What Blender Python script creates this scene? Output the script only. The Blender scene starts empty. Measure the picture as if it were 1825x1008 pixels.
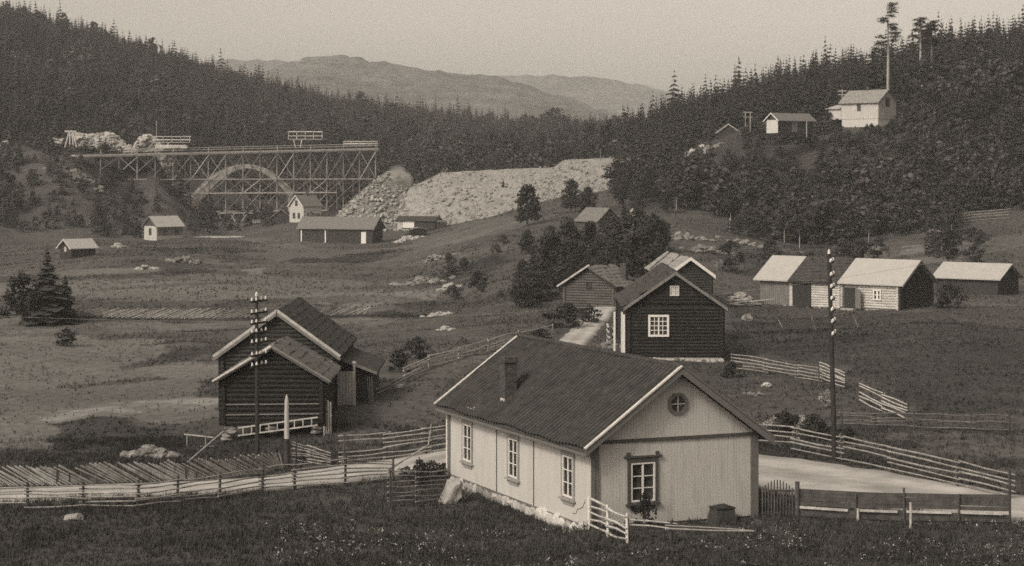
import bpy, bmesh, math, random
import numpy as np
from mathutils import Vector, Matrix, noise
random.seed(7); np.random.seed(7)
R = math.radians
C = bpy.context.scene.collection
SC = bpy.context.scene

# ------------------------------------------------------------------ camera, sky, sun, exposure
F, CU, HV, ZC = 3600.0, 912.5, 304.0, 14.1      # focal length in photo pixels, optical axis, eye level, eye height
cam_d = bpy.data.cameras.new('camera'); cam = bpy.data.objects.new('camera', cam_d); C.objects.link(cam)
cam.location = (0, 0, ZC); cam.rotation_euler = (R(90), 0, 0)
cam_d.sensor_fit = 'HORIZONTAL'; cam_d.sensor_width = 36; cam_d.lens = 36 * F / 1825
cam_d.shift_y = -(504 - HV) / 1825; cam_d.clip_start = 0.5; cam_d.clip_end = 20000
SC.camera = cam
SUN_AZ = math.atan2(-0.66, -0.75)               # direction to the sun: left and behind the camera
SUN_EL = R(40)
W_ = bpy.data.worlds.new('World'); SC.world = W_; W_.use_nodes = True
nt = W_.node_tree; bg = nt.nodes['Background']
sky = nt.nodes.new('ShaderNodeTexSky'); sky.sky_type = 'NISHITA'; sky.sun_disc = False
sky.sun_elevation = SUN_EL; sky.sun_rotation = SUN_AZ; sky.dust_density = 4.0; sky.air_density = 1.0
bw = nt.nodes.new('ShaderNodeRGBToBW'); mx = nt.nodes.new('ShaderNodeVectorMath'); mx.operation = 'MULTIPLY'
mx.inputs[1].default_value = (1.065, 0.955, 0.825)  # sepia print: grey light with a warm tone
cb = nt.nodes.new('ShaderNodeCombineXYZ')
nt.links.new(sky.outputs[0], bw.inputs[0])
for i in range(3): nt.links.new(bw.outputs[0], cb.inputs[i])
cn = nt.nodes.new('ShaderNodeTexNoise'); cn.inputs['Scale'].default_value = 3.5; cn.inputs['Detail'].default_value = 5     # thin uneven overcast
cr0 = nt.nodes.new('ShaderNodeMapRange'); cr0.inputs[1].default_value = .3; cr0.inputs[2].default_value = .7; cr0.inputs[3].default_value = .95; cr0.inputs[4].default_value = 1.06
tc0 = nt.nodes.new('ShaderNodeTexCoord'); mp0 = nt.nodes.new('ShaderNodeMapping'); mp0.inputs['Scale'].default_value = (1, 1, 3.5)
nt.links.new(tc0.outputs['Generated'], mp0.inputs[0]); nt.links.new(mp0.outputs[0], cn.inputs[0]); nt.links.new(cn.outputs[0], cr0.inputs[0])
sc0 = nt.nodes.new('ShaderNodeVectorMath'); sc0.operation = 'SCALE'; nt.links.new(cb.outputs[0], sc0.inputs[0]); nt.links.new(cr0.outputs[0], sc0.inputs['Scale'])
nt.links.new(sc0.outputs[0], mx.inputs[0]); nt.links.new(mx.outputs[0], bg.inputs[0])
bg.inputs[1].default_value = 0.15
sun_d = bpy.data.lights.new('sun', 'SUN'); sun = bpy.data.objects.new('sun', sun_d); C.objects.link(sun)
sun_d.energy = 1.5; sun_d.angle = R(10); sun_d.color = (1.0, 0.935, 0.835)   # hazy, veiled sun
sdir = Vector((math.sin(SUN_AZ) * math.cos(SUN_EL), math.cos(SUN_AZ) * math.cos(SUN_EL), math.sin(SUN_EL)))
sun.rotation_euler = sdir.to_track_quat('Z', 'Y').to_euler(); sun.location = (-60, -60, 90)
SC.view_settings.view_transform = 'Standard'; SC.view_settings.look = 'None'
SC.view_settings.exposure = 0.33; SC.view_settings.gamma = 1.0
SC.render.engine = 'CYCLES'
SC.cycles.use_denoising = False
SC.cycles.max_bounces = 4; SC.cycles.diffuse_bounces = 2; SC.cycles.volume_bounces = 0
SC.cycles.pixel_filter_type = 'BLACKMAN_HARRIS'; SC.cycles.filter_width = 1.6

# ------------------------------------------------------------------ ground height
CP = []
def cps(D, *uz):
    for u, z in uz: CP.append((u, D, z))
cps(6, (-1500, 11.9), (900, 12.2), (3300, 11.9))
cps(20, (-1500, 9.2), (900, 9.3), (3300, 9.3))
cps(40, (-1500, 5.2), (900, 5.3), (3300, 5.4))
cps(58, (-700, 2.0), (105, 1.7), (900, 1.7), (1700, 1.8), (2500, 2.1))
cps(70, (-700, .2), (105, .1), (600, .15), (1200, .2), (1700, .2), (2500, .5))
cps(80, (-700, 0), (105, 0), (600, 0), (1050, 0), (1350, 0), (1720, 0), (2500, .3))
cps(81, (1020, -.28))
cps(84.5, (950, -.42))
cps(89, (870, -.40))
cps(93, (805, -.25))
cps(95, (-700, 0), (105, 0), (500, 0), (800, 0), (1350, 0), (1720, 0), (2500, .4))
cps(105, (250, -.1), (480, .1), (700, .3), (1200, .1), (1450, .15), (1700, .3))
cps(115, (300, -.3), (610, .9), (800, .8), (1300, .3), (1500, .5))
cps(130, (-700, -.6), (200, -.6), (700, .9), (1000, .8), (1400, .6), (1700, .8), (2500, 1.2))
cps(146, (300, -.8), (800, 1.0), (1120, .5), (1290, .4), (1550, 1.2))
cps(165, (150, -1), (700, .5), (1040, 1.0), (1400, .8), (1650, 1.6))
cps(190, (-700, -1), (150, -1), (500, -.8), (700, 0), (1080, 1.6), (1230, 1.4), (1380, .9), (1600, 1.0), (1750, 1.3), (2500, 2.5))
cps(212, (150, -.7), (450, -.7), (650, -.4), (800, .3), (1000, 1.8))
cps(230, (150, -.6), (500, -.4), (750, .3), (900, 1.8), (1100, 3), (1400, 1.5), (1700, 2.2))
cps(280, (-700, 0), (150, -.3), (500, 0), (750, .8), (950, 4), (1150, 5.5), (1400, 3.0), (1700, 3.5), (2500, 6))
cps(330, (130, -.2), (600, .2), (800, 2.2), (950, 6), (1100, 7.5), (1250, 7), (1400, 4.2), (1650, 5.6), (1800, 6.5), (2500, 10))
cps(358, (1250, 10), (1400, 11.5), (1545, 13), (1720, 15))
cps(385, (1297, 19.5), (1405, 21.2), (1545, 24), (1720, 28), (2500, 32))
cps(400, (-700, 3), (130, .5), (290, .2), (612, .2), (740, 1.3), (830, 3.5), (950, 7.5), (1100, 10.5), (1200, 15))
cps(450, (50, 5), (130, 3.5), (290, 1.2), (545, 2.6), (700, 3), (850, 6), (1000, 9), (1100, 13), (1200, 20), (1300, 25), (1400, 28.5), (1550, 33), (1720, 37))
cps(482, (40, 17.5), (120, 16.8), (180, 13), (250, 7), (350, 2), (470, 1.8), (650, 3))
cps(497, (0, 20.5), (110, 19.8), (200, 19.6), (270, 18.6), (322, 9), (400, 3), (500, 2), (620, 3))
cps(520, (-700, 26), (0, 22), (105, 21), (200, 19), (300, 13), (420, 5.5), (600, 4.5), (700, 8), (780, 11.5), (900, 13), (1050, 16), (1120, 20), (1200, 27), (1300, 31), (1400, 35), (1500, 38), (1600, 41), (1720, 45), (2500, 60))
cps(560, (420, 14), (600, 12))
cps(610, (105, 34), (300, 29), (500, 21), (700, 18), (900, 17), (1050, 20), (1150, 24), (1300, 31), (1600, 40), (1850, 46))
cps(750, (105, 57), (300, 46), (500, 34), (700, 27), (850, 25), (1000, 25), (1150, 26), (1400, 30), (1700, 38))
cps(900, (-700, 120), (0, 82), (105, 75), (200, 68), (330, 59.6), (400, 52.6), (500, 47), (600, 41), (700, 38), (850, 34), (1000, 31), (1120, 31), (1400, 34), (2500, 50))
cps(1400, (-700, 100), (105, 60), (500, 40), (1000, 20), (1500, 20), (2500, 30))
CP = np.array(CP)
def _q(u, D): return np.stack([np.asarray(u, float) / 350.0, np.log(np.asarray(D, float)) * 3.2], -1)
def _k(r2): return np.where(r2 > 1e-12, 0.5 * r2 * np.log(r2 + 1e-20), 0)
_P = _q(CP[:, 0], CP[:, 1]); _n = len(_P)
_K = _k(((_P[:, None] - _P[None]) ** 2).sum(-1)) + np.eye(_n) * 0.003
_T = np.concatenate([np.ones((_n, 1)), _P], 1)
_A = np.block([[_K, _T], [_T.T, np.zeros((3, 3))]])
_w = np.linalg.solve(_A, np.concatenate([CP[:, 2], np.zeros(3)]))
_rs = np.random.RandomState(3)
_wav = [(_rs.uniform(0, 6.28), _rs.uniform(3, 30), _rs.uniform(0, 6.28)) for _ in range(26)]
def gzn(x, y, bumps=True):
    x = np.asarray(x, float); y = np.maximum(np.asarray(y, float), 3.0)
    sh = x.shape; xf = x.ravel(); yf = y.ravel(); out = np.empty(len(xf))
    for i in range(0, len(xf), 20000):
        q = _q(CU + F * xf[i:i+20000] / yf[i:i+20000], yf[i:i+20000])
        r2 = ((q[:, None] - _P[None]) ** 2).sum(-1)
        out[i:i+20000] = _k(r2) @ _w[:_n] + _w[_n] + q @ _w[_n+1:]
    if bumps:
        b = np.zeros(len(xf))
        for a, l, p in _wav: b += np.sin((xf * math.cos(a) + yf * math.sin(a)) * 6.283 / l + p) * l * 0.0018
        out += b * np.clip((yf - 96) / 60, 0.12, 1.6)
    return out.reshape(sh)
def gz(x, y): return float(gzn(np.array([x]), np.array([y]))[0])
_DD = np.concatenate([np.arange(66, 140, .25), np.arange(140, 400, .8), np.arange(400, 1000, 2.)])
def hit(u, v):
    """the ground point seen at photo pixel (u, v)"""
    x = (u - CU) / F * _DD; z = gzn(x, _DD); zr = ZC - (v - HV) / F * _DD
    k = np.nonzero(zr <= z)[0]
    i = int(k[0]) if len(k) else len(_DD) - 1
    if i > 0:
        a = zr[i-1] - z[i-1]; b = z[i] - zr[i]; t = a / (a + b + 1e-9); D = _DD[i-1] + t * (_DD[i] - _DD[i-1])
    else: D = _DD[0]
    X = (u - CU) / F * D
    return Vector((X, D, gz(X, D)))
def at(u, v, D): return Vector(((u - CU) / F * D, D, ZC - (v - HV) / F * D))
def on(u, D): X = (u - CU) / F * D; return Vector((X, D, gz(X, D)))

# ------------------------------------------------------------------ materials (sepia greys)
def grey(v): return (v, v * 0.958, v * 0.905, 1)
MATS = {}
def mat(name, v, var=.3, scale=4., rough=.9, stretch=(1, 1, 1), bump=0., detail=4., world=True, rnd=0., fine=0., spec=.2, wear=None):
    """grey procedural material: noise mottling, optional second noise, per-object variation and relief"""
    if name in MATS: return MATS[name]
    m = bpy.data.materials.new(name); m.use_nodes = True; t = m.node_tree; N = t.nodes; Lk = t.links
    b = N['Principled BSDF']; b.inputs['Roughness'].default_value = rough; b.inputs['Specular IOR Level'].default_value = spec
    if world: src = N.new('ShaderNodeNewGeometry').outputs['Position']
    else: src = N.new('ShaderNodeTexCoord').outputs['Object']
    mp = N.new('ShaderNodeMapping'); mp.inputs['Scale'].default_value = stretch; Lk.new(src, mp.inputs[0])
    n1 = N.new('ShaderNodeTexNoise'); n1.inputs['Scale'].default_value = scale; n1.inputs['Detail'].default_value = detail
    n1.inputs['Roughness'].default_value = .65; Lk.new(mp.outputs[0], n1.inputs[0])
    r = N.new('ShaderNodeValToRGB'); r.color_ramp.elements[0].position = .3; r.color_ramp.elements[1].position = .7
    r.color_ramp.elements[0].color = grey(v * (1 - var)); r.color_ramp.elements[1].color = grey(v * (1 + var))
    Lk.new(n1.outputs[0], r.inputs[0]); col = r.outputs[0]
    def mul(col, fac):
        x = N.new('ShaderNodeVectorMath'); x.operation = 'SCALE'; Lk.new(col, x.inputs[0]); Lk.new(fac, x.inputs['Scale']); return x.outputs[0]
    def rng(val, lo, hi, a=.3, bb=.7):
        x = N.new('ShaderNodeMapRange'); x.inputs[1].default_value = a; x.inputs[2].default_value = bb
        x.inputs[3].default_value = lo; x.inputs[4].default_value = hi; Lk.new(val, x.inputs[0]); return x.outputs[0]
    if fine:
        n2 = N.new('ShaderNodeTexNoise'); n2.inputs['Scale'].default_value = scale * 9; n2.inputs['Detail'].default_value = 3
        Lk.new(mp.outputs[0], n2.inputs[0]); col = mul(col, rng(n2.outputs[0], 1 - fine, 1 + fine))
    if wear:
        n3 = N.new('ShaderNodeTexNoise'); n3.inputs['Scale'].default_value = wear[0]; n3.inputs['Detail'].default_value = 5
        Lk.new(mp.outputs[0], n3.inputs[0]); col = mul(col, rng(n3.outputs[0], wear[1], 1, .3, .45))
    if rnd:
        oi = N.new('ShaderNodeObjectInfo'); col = mul(col, rng(oi.outputs['Random'], 1 - rnd, 1 + rnd, 0, 1))
    Lk.new(col, b.inputs['Base Color'])
    if bump:
        bp = N.new('ShaderNodeBump'); bp.inputs['Strength'].default_value = min(1, bump); bp.inputs['Distance'].default_value = .05 * max(1, bump)
        Lk.new(n1.outputs[0], bp.inputs['Height']); Lk.new(bp.outputs[0], b.inputs['Normal'])
    MATS[name] = m; return m
def attr_mat(name, v, var, rough=.95, scale=1.0):
    """foliage/ground material whose tone comes from a per-point 'tone' attribute (species, field) and noise"""
    m = mat(name, v, var, scale, rough); t = m.node_tree; N = t.nodes; b = N['Principled BSDF']
    l = b.inputs['Base Color'].links[0].from_socket
    a = N.new('ShaderNodeAttribute'); a.attribute_name = 'tone'
    x = N.new('ShaderNodeVectorMath'); x.operation = 'SCALE'; t.links.new(l, x.inputs[0]); t.links.new(a.outputs['Fac'], x.inputs['Scale'])
    t.links.new(x.outputs[0], b.inputs['Base Color']); return m
M_white = mat('white_paint', .435, .06, 1.2, .75, stretch=(1.5, 1.5, .3), fine=.03, wear=(1.1, .93))
M_whiteg = mat('gable_paint', .42, .06, 3, .8, stretch=(2, 2, .25), fine=.06, world=False, wear=(1.5, .85))
M_trim = mat('trim_paint', .12, .15, 4, .7)
M_trimd = mat('dark_trim', .06, .2, 4, .8)
M_barge = mat('barge_paint', .48, .1, 3, .8, wear=(2, .8))
M_sash = mat('sash_paint', .58, .06, 5, .7)
M_glass = mat('window_glass', .035, .85, 2.5, .15, spec=.5)
M_glassp = mat('pale_glass', .38, .2, 3, .3, spec=.5)
M_tile = mat('roof_tile', .042, .35, 1.6, .85, fine=.35, bump=.3, wear=(.35, .75))
M_turf = mat('sod_roof', .045, .5, 2.2, .95, fine=.4, bump=.8)
M_shingle = mat('old_shingle', .045, .35, 3, .9, stretch=(1, 1, 1), fine=.3, bump=.4)
M_shingl2 = mat('grey_shingle', .14, .25, 3, .9, fine=.25, bump=.4)
M_pale_roof = mat('pale_board_roof', .345, .07, 1.3, .8, fine=.05)
M_log = mat('dark_log', .018, .4, 2.5, .9, stretch=(.35, .35, 3), fine=.3, bump=.3)
M_logm = mat('brown_log', .034, .35, 2.2, .9, stretch=(.35, .35, 3), fine=.3, bump=.3)
M_loggrey = mat('grey_log', .075, .35, 2.2, .9, stretch=(.35, .35, 3), fine=.3, bump=.3)
M_logp = mat('pale_log', .40, .25, 2.2, .9, stretch=(.35, .35, 3), fine=.25, bump=.3)
M_board = mat('grey_board', .15, .3, 3, .9, stretch=(3, 3, .3), fine=.25)
M_boardd = mat('dark_board', .04, .35, 3, .9, stretch=(3, 3, .3), fine=.25)
M_rail = mat('weathered_rail', .24, .4, 2.5, .9, fine=.3, rnd=.1)
M_raild = mat('dark_rail', .065, .4, 2.5, .9, fine=.3, rnd=.15)
M_railm = mat('grey_rail', .12, .4, 2.5, .9, fine=.3)
M_railp = mat('bleached_rail', .36, .3, 2.5, .9, fine=.25)
M_post = mat('fence_post', .055, .4, 4, .9, fine=.3, rnd=.3)
M_pole = mat('tarred_pole', .028, .3, 3, .8)
M_poleg = mat('grey_pole', .34, .25, 4, .9, stretch=(3, 3, .4))
M_porc = mat('porcelain', .55, .05, 3, .25, spec=.5)
M_stone = mat('field_stone', .16, .3, 3, .9, fine=.3, bump=.5, rnd=.3)
M_stonew = mat('pale_stone', .30, .2, 2.5, .9, fine=.2, bump=.4, rnd=.2)
M_brick = mat('chimney_brick', .06, .5, 6, .9, fine=.4, bump=.5)
M_road = mat('gravel_road', .36, .14, .5, .95, fine=.12, bump=.2, wear=(.25, .88))
M_grav = mat('spoil_gravel', .235, .30, .9, .95, fine=.35, bump=1.0, wear=(.12, .8))
M_rubble = mat('spoil_rubble', .13, .45, 1.0, .95, fine=.5, bump=1.0)
M_conc = mat('concrete', .40, .2, .6, .9, fine=.15)
M_timber = mat('scaffold_timber', .20, .4, 1.2, .9, rnd=.25)
M_timberp = mat('new_timber', .42, .3, 1.2, .9, rnd=.2)
M_spruce = mat('spruce_needles', .021, .35, .6, .95, rnd=.3)
M_leaf = mat('leaf_green', .036, .4, .8, .95, rnd=.3)
M_leafd = mat('dark_leaf', .03, .4, 1.0, .95, rnd=.25)
M_bark = mat('bark', .06, .4, 6, .95)
M_barkp = mat('pale_bark', .28, .25, 2, .95)
M_forest = attr_mat('forest_needles', .020, .3)
M_forestl = attr_mat('thicket_leaves', .034, .3)
M_grassb = attr_mat('grass_blade', .045, .35)
M_flower = mat('flower_petals', .36, .2, 4, .8)
M_mount = mat('mountain_woods', .085, .5, .010, .95, detail=9, fine=.45)

# ------------------------------------------------------------------ mesh helpers
def link(name, me, m=None, parent=None):
    o = bpy.data.objects.new(name, me); C.objects.link(o)
    if m: me.materials.append(m)
    if parent: o.parent = parent
    return o
def tag(o, label=None, cat=None, group=None, kind=None):
    if label: o['label'] = label
    if cat: o['category'] = cat
    if group: o['group'] = group
    if kind: o['kind'] = kind
    return o
def thing(name, loc, label, cat, th=0., group=None):
    o = bpy.data.objects.new(name, None); C.objects.link(o); o.location = loc; o.rotation_euler = (0, 0, th)
    o.empty_display_size = .3
    return tag(o, label, cat, group)
_bm = bmesh.new(); bmesh.ops.create_icosphere(_bm, subdivisions=2, radius=1)
ICO = (np.array([v.co[:] for v in _bm.verts]), [tuple(v.index for v in f.verts) for f in _bm.faces]); _bm.free()
_bm = bmesh.new(); bmesh.ops.create_icosphere(_bm, subdivisions=3, radius=1)
ICO3 = (np.array([v.co[:] for v in _bm.verts]), [tuple(v.index for v in f.verts) for f in _bm.faces]); _bm.free()
class MB:
    def __init__(s): s.v = []; s.f = []
    def add(s, vs, fs):
        b = len(s.v); s.v += [tuple(v) for v in vs]; s.f += [tuple(i + b for i in f) for f in fs]
    def box(s, lo, hi):
        x0, y0, z0 = lo; x1, y1, z1 = hi
        s.add([(x0,y0,z0),(x1,y0,z0),(x1,y1,z0),(x0,y1,z0),(x0,y0,z1),(x1,y0,z1),(x1,y1,z1),(x0,y1,z1)],
              [(3,2,1,0),(4,5,6,7),(0,1,5,4),(1,2,6,5),(2,3,7,6),(3,0,4,7)])
    def bar(s, p, q, w, h, up=(0, 0, 1)):
        p = Vector(p); q = Vector(q); d = (q - p); d.normalize(); up = Vector(up)
        a = d.cross(up)
        if a.length < 1e-3: a = d.cross(Vector((0, 1, 0)))
        a.normalize(); b = a.cross(d); a *= w / 2; b *= h / 2
        s.add([p-a-b, p+a-b, p+a+b, p-a+b, q-a-b, q+a-b, q+a+b, q-a+b],
              [(0,1,2,3),(7,6,5,4),(4,5,1,0),(5,6,2,1),(6,7,3,2),(7,4,0,3)])
    def tube(s, p, q, r0, r1=None, n=8):
        r1 = r0 if r1 is None else r1
        p = Vector(p); q = Vector(q); d = (q - p).normalized()
        a = d.cross(Vector((0, 0, 1)))
        if a.length < 1e-3: a = Vector((1, 0, 0))
        a.normalize(); b = d.cross(a)
        vs = [p + (a * math.cos(6.2832*i/n) + b * math.sin(6.2832*i/n)) * r0 for i in range(n)] + \
             [q + (a * math.cos(6.2832*i/n) + b * math.sin(6.2832*i/n)) * r1 for i in range(n)]
        s.add(vs, [(i, (i+1) % n, n + (i+1) % n, n + i) for i in range(n)] + [tuple(range(n))[::-1], tuple(range(n, 2*n))])
    def prism(s, prof, y0, y1):
        """polygon in local x,z extruded along y"""
        n = len(prof)
        s.add([(x, y0, z) for x, z in prof] + [(x, y1, z) for x, z in prof],
              [tuple(range(n)), tuple(range(n, 2*n))[::-1]] + [(i, n+i, n+(i+1) % n, (i+1) % n) for i in range(n)])
    def lump(s, c, r, seed=0, rough=.3):
        v = ICO3[0]; o = Vector((seed * 3.7, seed * 1.3, seed * 7.1)); out = []; rr_ = random.Random(seed*13+1)
        cuts = [(Vector((rr_.gauss(0, 1), rr_.gauss(0, 1), rr_.gauss(0, .8))).normalized(), rr_.uniform(.55, .85)) for _ in range(9)]
        for p in v:
            q = Vector(p); k = 1 + rough * (.6*noise.noise(q * 1.3 + o) + .5 * noise.noise(q * 3.9 + o))
            for nv, dc in cuts:
                e_ = q.dot(nv) - dc
                if e_ > 0: q = q - nv*e_
            p = q
            out.append((c[0] + p[0]*r[0]*k, c[1] + p[1]*r[1]*k, c[2] + p[2]*r[2]*k))
        s.add(out, ICO3[1])
    def mesh(s, name):
        me = bpy.data.meshes.new(name); me.from_pydata(s.v, [], s.f); me.validate(); me.update(); return me
    def build(s, name, m, parent=None, smooth=False):
        me = s.mesh(name)
        if smooth: me.polygons.foreach_set('use_smooth', [True] * len(me.polygons))
        return link(name, me, m, parent)
def np_mesh(name, V, Fc, tone=None, smooth=False):
    """V (n,3); Fc (m,k) all faces with k corners"""
    me = bpy.data.meshes.new(name); V = np.ascontiguousarray(V, np.float32); Fc = np.ascontiguousarray(Fc, np.int32); k = Fc.shape[1]
    me.vertices.add(len(V)); me.vertices.foreach_set('co', V.ravel())
    me.loops.add(Fc.size); me.loops.foreach_set('vertex_index', Fc.ravel())
    me.polygons.add(len(Fc)); me.polygons.foreach_set('loop_start', np.arange(0, Fc.size, k, dtype=np.int32))
    me.polygons.foreach_set('use_smooth', np.full(len(Fc), smooth))
    if tone is not None:
        a = me.attributes.new('tone', 'FLOAT', 'POINT'); a.data.foreach_set('value', np.ascontiguousarray(tone, np.float32))
    me.update(calc_edges=True); me.validate(); return me
def copy_tree(o, parent=None):
    c = o.copy(); C.objects.link(c)
    if parent: c.parent = parent
    for ch in list(o.children): copy_tree(ch, c)
    return c
def vnoise(x, y, sc, seed=0):
    """smooth value noise, numpy"""
    x = np.asarray(x) / sc; y = np.asarray(y) / sc; xi = np.floor(x).astype(int); yi = np.floor(y).astype(int)
    fx = x - xi; fy = y - yi; fx = fx*fx*(3-2*fx); fy = fy*fy*(3-2*fy)
    def h(a, b):
        n = (a * 374761393 + b * 668265263 + seed * 1442695) & 0x7fffffff
        n = ((n ^ (n >> 13)) * 1274126177) & 0x7fffffff
        return ((n ^ (n >> 16)) & 0xffff) / 65535.0
    return (h(xi, yi)*(1-fx) + h(xi+1, yi)*fx)*(1-fy) + (h(xi, yi+1)*(1-fx) + h(xi+1, yi+1)*fx)*fy

# ------------------------------------------------------------------ ground
def in_poly(x, y, P):
    ins = np.zeros(np.shape(x), bool); n = len(P)
    for i in range(n):
        x0, y0 = P[i]; x1, y1 = P[(i+1) % n]
        if y0 == y1: continue
        c = ((y0 > y) != (y1 > y)) & (x < (x1-x0)*(y-y0)/(y1-y0) + x0); ins ^= c
    return ins
def poly_uv(*uv): return [(hit(u, v).x, hit(u, v).y) for u, v in uv]
def poly_uD(*ud): return [((u-CU)/F*D, D) for u, D in ud]
# fields and meadows: the tone of what grows there (mown stubble pale, rank grass dark)
FIELDS = [
    (poly_uv((-200, 540), (250, 536), (500, 532), (760, 540), (800, 515), (560, 490), (300, 482), (-200, 497)), 1.75, 3),
    (poly_uv((390, 496), (430, 478), (480, 474), (430, 492)), 1.9, 2),
    (poly_uv((-200, 612), (180, 590), (420, 585), (700, 575), (740, 566), (500, 562), (-200, 566)), 1.5, 3),
    (poly_uv((-200, 790), (60, 800), (120, 740), (395, 745), (395, 650), (250, 600), (-200, 615)), 1.8, 5),
    (poly_uv((60, 838), (100, 752), (180, 738), (260, 752), (330, 790), (310, 835)), .62, 3),
    (poly_uv((100, 760), (230, 735), (380, 730), (390, 705), (250, 712), (105, 735)), 2.3, 2),
    (poly_uv((240, 690), (390, 695), (390, 655), (300, 650), (250, 665)), 2.0, 3),
    (poly_uv((330, 430), (520, 415), (600, 445), (880, 420), (980, 388), (870, 385), (760, 425), (560, 465), (380, 470)), 1.35, 5),
    (poly_uv((600, 700), (690, 670), (860, 625), (800, 760), (620, 775)), 1.25, 3),
    (poly_uv((1300, 600), (1330, 560), (1500, 560), (1720, 570), (1900, 600), (1900, 720), (1650, 740), (1480, 650)), .62, 6),
    (poly_uv((1510, 790), (1720, 800), (1900, 830), (1900, 770), (1510, 765)), 1.2, 2),
    (poly_uv((1100, 520), (1100, 440), (1720, 415), (1900, 420), (1900, 560), (1300, 560)), 1.1, 5),
    (poly_uv((1620, 440), (1700, 430), (1700, 465), (1630, 468)), 1.9, 4),
    (poly_uD((-300, 68), (-300, 84), (700, 92), (1350, 83), (2000, 80), (2000, 68)), .85, 2),
    (poly_uD((-400, 505), (1100, 470), (1100, 1400), (-400, 1400)), .55, 10),
    (poly_uD((1100, 335), (2600, 335), (2600, 1400), (1100, 1400)), .6, 8),
    (poly_uv((200, 395), (240, 470), (330, 450), (480, 440), (400, 410)), .85, 5),
]
# rank grass on terrace edges and balks between the strips, bare worn streaks
STRIPS = [(poly_uv((-100, 498), (180, 494), (300, 488), (330, 484)), 1.3, .45), (poly_uv((-100, 570), (170, 566), (300, 569), (470, 569)), 1.0, .4), (poly_uv((540, 567), (660, 563), (760, 566)), .9, .4),
          (poly_uv((560, 462), (610, 464), (640, 458), (660, 452)), 1.6, .45), (poly_uv((800, 495), (835, 482), (860, 470)), 1.6, .45), (poly_uv((420, 545), (480, 534), (600, 532), (700, 534), (780, 545)), 1.1, .6),
          (poly_uv((330, 590), (420, 588), (470, 586)), .5, .5), (poly_uv((130, 520), (300, 508), (450, 503)), .4, .6), (poly_uv((300, 445), (380, 442), (450, 446)), 1.6, .5), (poly_uv((390, 448), (420, 462), (470, 470)), 1.2, .65),
          (poly_uv((105, 745), (180, 728), (235, 735)), .7, 1.5), (poly_uv((270, 715), (330, 712), (392, 716)), .6, 1.5), (poly_uv((640, 550), (720, 500), (780, 490)), 1.0, 1.25), (poly_uv((690, 470), (800, 430), (890, 405)), 2.0, 1.2),
          (poly_uv((1280, 600), (1400, 590), (1560, 605)), .8, .6), (poly_uv((1330, 480), (1420, 455), (1500, 450)), 1.5, .55), (poly_uv((1300, 470), (1360, 468)), 1.2, 1.5), (poly_uv((230, 655), (330, 625), (390, 622)), .8, .55), (poly_uv((130, 690), (260, 675)), .8, .6)]
def ground_tone(x, y):
    t = np.ones(np.shape(x))
    jx = x + (vnoise(x, y, 4, 5) - .5) * 5 * np.clip(y / 200, .4, 3); jy = y + (vnoise(x, y, 5, 6) - .5) * 8 * np.clip(y / 200, .4, 3)
    for P, val, s in FIELDS: t = np.where(in_poly(jx, jy, P), val, t)
    sm = np.clip((t - .8)/.8, 0, 1)                # mown ground is smoother than rank grass
    t = t * (1 + (.50 - .34*sm) * (vnoise(x * .22, y, 1.6, 1) - .5)) * (.8 + .4 * vnoise(x, y, 11, 2)) * (1 + (.3 - .2*sm) * (vnoise(x, y, .6, 9) - .5))
    for (pts, wd, val) in STRIPS:
        dmin = np.full(np.shape(x), 1e9)
        for (ax_, ay), (bx, by) in zip(pts[:-1], pts[1:]):
            dx, dy = bx-ax_, by-ay; q = np.clip(((x-ax_)*dx + (y-ay)*dy)/(dx*dx+dy*dy), 0, 1); dmin = np.minimum(dmin, np.hypot(x-ax_-q*dx, y-ay-q*dy))
        wv = wd*np.clip(y/85, 1, 2.8)*(.5 + vnoise(x, y, 3, 14)); t = np.where(dmin < wv, t*val, t)
    return t
us = np.concatenate([np.linspace(-1600, -60, 50), np.linspace(-50, 1875, 300), np.linspace(1890, 3400, 50)])
Ds = np.concatenate([np.geomspace(4, 62, 30), np.arange(63, 140, .55), np.geomspace(140.5, 500, 190), np.geomspace(503, 1500, 100)])
UU, DDm = np.meshgrid(us, Ds); XX = (UU - CU) / F * DDm; ZZ = gzn(XX, DDm)
ZZ += (vnoise(XX, DDm, .9, 11) - .5) * .10 * np.where(DDm > 110, .5, 1) * np.clip((DDm - 60) / 30, 0, 1) + (vnoise(XX, DDm, 3.1, 12) - .5) * .22 * np.clip((DDm - 100) / 60, 0, 1)
nu, nd = len(us), len(Ds); idx = np.arange(nu * nd).reshape(nd, nu)
FF = np.stack([idx[:-1, :-1], idx[:-1, 1:], idx[1:, 1:], idx[1:, :-1]], -1).reshape(-1, 4)
M_ground = attr_mat('meadow_ground', .062, .35, .95, 1.3)
g = link('ground', np_mesh('ground', np.stack([XX, DDm, ZZ], -1).reshape(-1, 3), FF, ground_tone(XX, DDm).ravel(), True), M_ground)
tag(g, 'rough meadow, fields and wooded slopes of the valley', kind='structure')
bpy.context.view_layer.update()

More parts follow.
